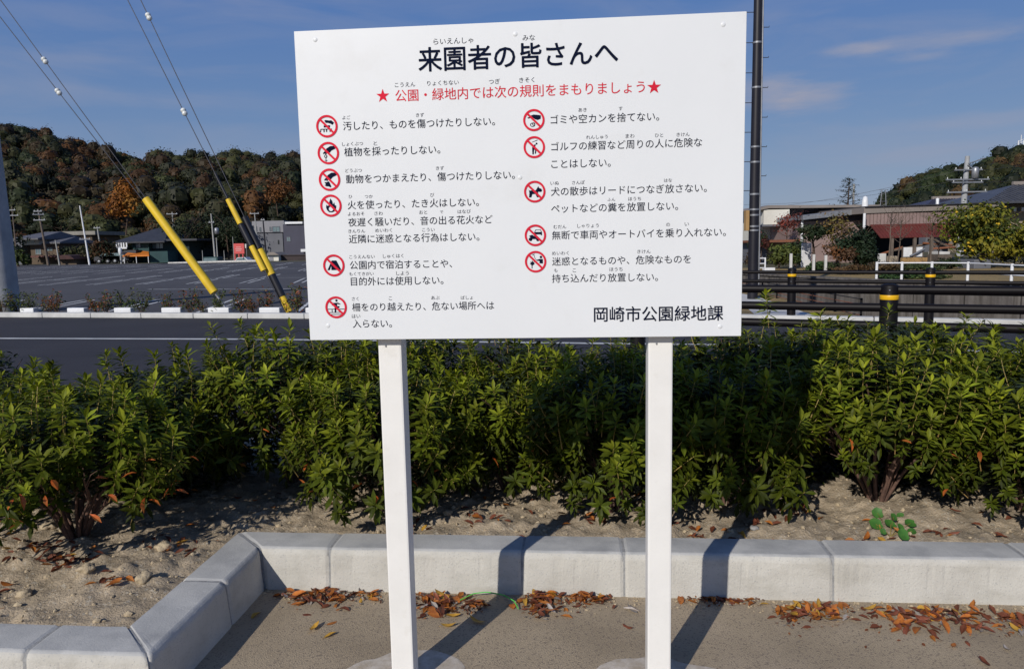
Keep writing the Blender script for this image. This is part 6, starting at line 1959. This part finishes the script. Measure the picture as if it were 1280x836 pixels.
tree('little dark conifer tip behind the dense conifer', PC(1079, 35), 2.1, .45, .7, [(0.018, .035, .015), (.03, .05, .02)], 700, .12, 74, trunk_r=.05, lumps=4)
tree('cloud-pruned pine with a leaning trunk before the mauve wall', PC(1019, 36), 2.1, .95, .48, [(0.022, .038, .015), (.035, .05, .02), (.05, .05, .02)], 1400, .13, 75, trunk_r=.08, lumps=5)
tree('brown and yellow autumn tree beside the pine', PC(1047, 35), 2.7, 1.0, 1.15, [(0.17, .11, .035), (.15, .12, .03), (.11, .065, .03)], 620, .13, 76, trunk_r=.07, lumps=8, shell=.2)
tree('rust-coloured bush at the foot of the autumn tree', PC(1052, 33), 1.3, .95, .6, [(0.19, .08, .03), (.11, .06, .03)], 900, .12, 77, trunk_r=.04, lumps=6)
tree('dark round bush before the porch of the white house', PC(994, 38), 1.55, .85, .75, [(0.03, .05, .018), (.045, .06, .02)], 1500, .14, 78, trunk_r=.06, lumps=6)
tree('yellow-green bush at the corner of the porch', PC(974, 36), 1.15, .95, .55, [(0.10, .12, .025), (.06, .085, .02)], 1500, .13, 79, trunk_r=.05, lumps=6)
tree('thin red-leaved tree before the white balcony', PC(983, 43), 3.2, 1.1, .8, [(0.22, .05, .035), (.13, .04, .03)], 420, .12, 80, trunk_r=.05, lumps=6, shell=.1)
tree('green bush behind the thin dark roadside pole', PC(950, 42), 2.0, .7, .6, [(0.03, .045, .018), (.12, .04, .03)], 700, .13, 81, trunk_r=.04, lumps=5)
for i, (px, Y_, H_) in enumerate(((1110, 35, 3.1), (1121, 36, 2.8), (1163, 35.5, 3.0), (1173, 36, 2.3))):
    tree(['bare branching tree before the left of the maroon awning', 'second bare tree just right of the first one', 'bare tree before the right end of the maroon awning', 'smaller bare tree left of the citrus tree'][i], PC(px, Y_), H_, .9, 1.0, [OL], 0, .1, 90 + i, trunk_r=.035, bare=True, group='bare trees before the open shed')
cf = thing('tree', 'open-branched conifer on the skyline above the white house roof', 'tree', PC(1057, 72))
cb = Vector(PC(1057, 72)); r = random.Random(95)
tb = MB(); tb.tube([cb, cb + Vector((0, 0, 3.8)), cb + Vector((.1, 0, 7.0))], [.14, .1, .03], 8)
lm = LeafMesh()
for k in range(34):
    h = 3.0 + 4.0 * (k / 33) ** .9; a = k * 2.4
    Lb = (2.4 - 2.0 * ((h - 3.0) / 4.0)) * r.uniform(.6, 1.1)
    e = Vector((math.cos(a) * Lb, math.sin(a) * Lb, h + .25 * Lb - .1))
    tb.tube([cb + Vector((0, 0, h)), cb + e], [.035, .01], 4)
    for q in range(16):
        f = r.uniform(.25, 1.05)
        p = Vector((0, 0, h)).lerp(e, f) + Vector((r.uniform(-.12, .12), r.uniform(-.12, .12), r.uniform(-.08, .1)))
        lm.leaf(p, r.uniform(0, 6.28), rad(r.uniform(-20, 50)), r.uniform(.2, .36), .09, fcol(r, (.03, .042, .022)), r.uniform(-.5, .5))
tb.build('trunk', m_bark, cf)
inst('crown', lm.mesh('crown', [m_foliage]), cf, (0, 0, 0))
hb = [(1125, 31, .3, 1.2, (0.03, .05, .02)), (1150, 31, .3, 1.1, (.05, .07, .02)), (1185, 32, .5, .7, (.03, .045, .018)), (1100, 29, .5, .9, (.08, .055, .025)), (1020, 33, .5, .6, (.05, .10, .03)), (1040, 33, .4, .7, (.06, .08, .03)), (1260, 33, 1.0, 1.0, (.05, .07, .02)), (940, 40, .8, .5, (.07, .05, .03)), (1075, 29, .35, 1.2, (.12, .07, .03)), (1137, 25.5, .20, 1.0, (.03, .06, .018)), (1118, 25.4, .2, .8, (.035, .07, .02)), (1160, 25.2, .18, .8, (.05, .07, .02))]
bn = ['green bush before the ochre boards', 'olive bush right of the ochre boards', 'dark bush below the left of the citrus tree', 'brownish bush at the left end of the white railing', 'bright green low plant under the pine', 'low green plant left of the autumn tree', 'bush under the right side of the citrus tree', 'brown bush behind the roadside pole', 'reddish ground bush at the conifer foot', 'dark green weeds on the canal edge below the white railing', 'green weeds at the left post of the white railing', 'green weeds under the middle of the white railing']
for i, (px, Y_, h_, r_, c) in enumerate(hb):
    r = random.Random(300 + i)
    t = thing('bush', bn[i], 'bush', PC(px, Y_), 'low bushes on the far bank')
    me = clump_mesh('foliage', r, 900, r_, r_ * .7, h_ * .62, [c, tuple(x * 1.4 for x in c), tuple(x * .7 for x in c)], .09, 7, .2)
    inst('foliage', me, t, (0, 0, h_ * .45))

# white things near the house: gate, small posts
t = thing('gate', 'small white tubular gate right of the dark roadside pole', 'gate', (X(948, 33), 33, 0))
gx0, gx1 = X(944.5, 33), X(956.5, 33)
for x_ in (gx0, gx1): MB().tube([(x_, 33, 0), (x_, 33, ZZ(950, 322, 33) + .0)], .035, 8).build('post', m_white, t)
for py in (323, 329.5, 335): MB().tube([(gx0, 33, max(.1, ZZ(950, py, 33))), (gx1, 33, max(.1, ZZ(950, py, 33)))], .025, 8).build('rail', m_white, t)
mb = MB(); mb.mm(X(955, 32.5), X(968, 32.5), 32.4, 32.7, 0, .2)
solo(mb, 'kerb_stone', m_white, 'white kerb stone on the ground right of the small gate', 'kerb')
for i, px in enumerate((988.5, 1017, 1032)):
    mb = MB(); h_ = ZZ(px, (317, 318, 319)[i], 32.5)
    mb.cbox((X(px, 32.5), 32.5, h_ / 2), (.1, .1, h_), 0, .01)
    solo(mb, 'marker_post', m_whiteconc, ['thick white post at the bank left of the pine', 'pale thin post under the pine', 'pale thin post left of the rust-coloured bush'][i], 'post')
simple('white_sheet', 'torn white plastic sheet hanging by the corner of the mauve warehouse', 'sheet', m_white, 1001, 1014, 304, 335, 37.2, .08, True, 12)
simple('garden_wall', 'low grey garden wall below the autumn tree', 'wall', m_wall, 1036, 1048, 327, 332.5, 33.8, .2, True)
simple('field_shed', 'low dark water tank under the citrus tree', 'tank', m_greyw, 1207, 1228, 324, 331, 32.4, 1.2, True)
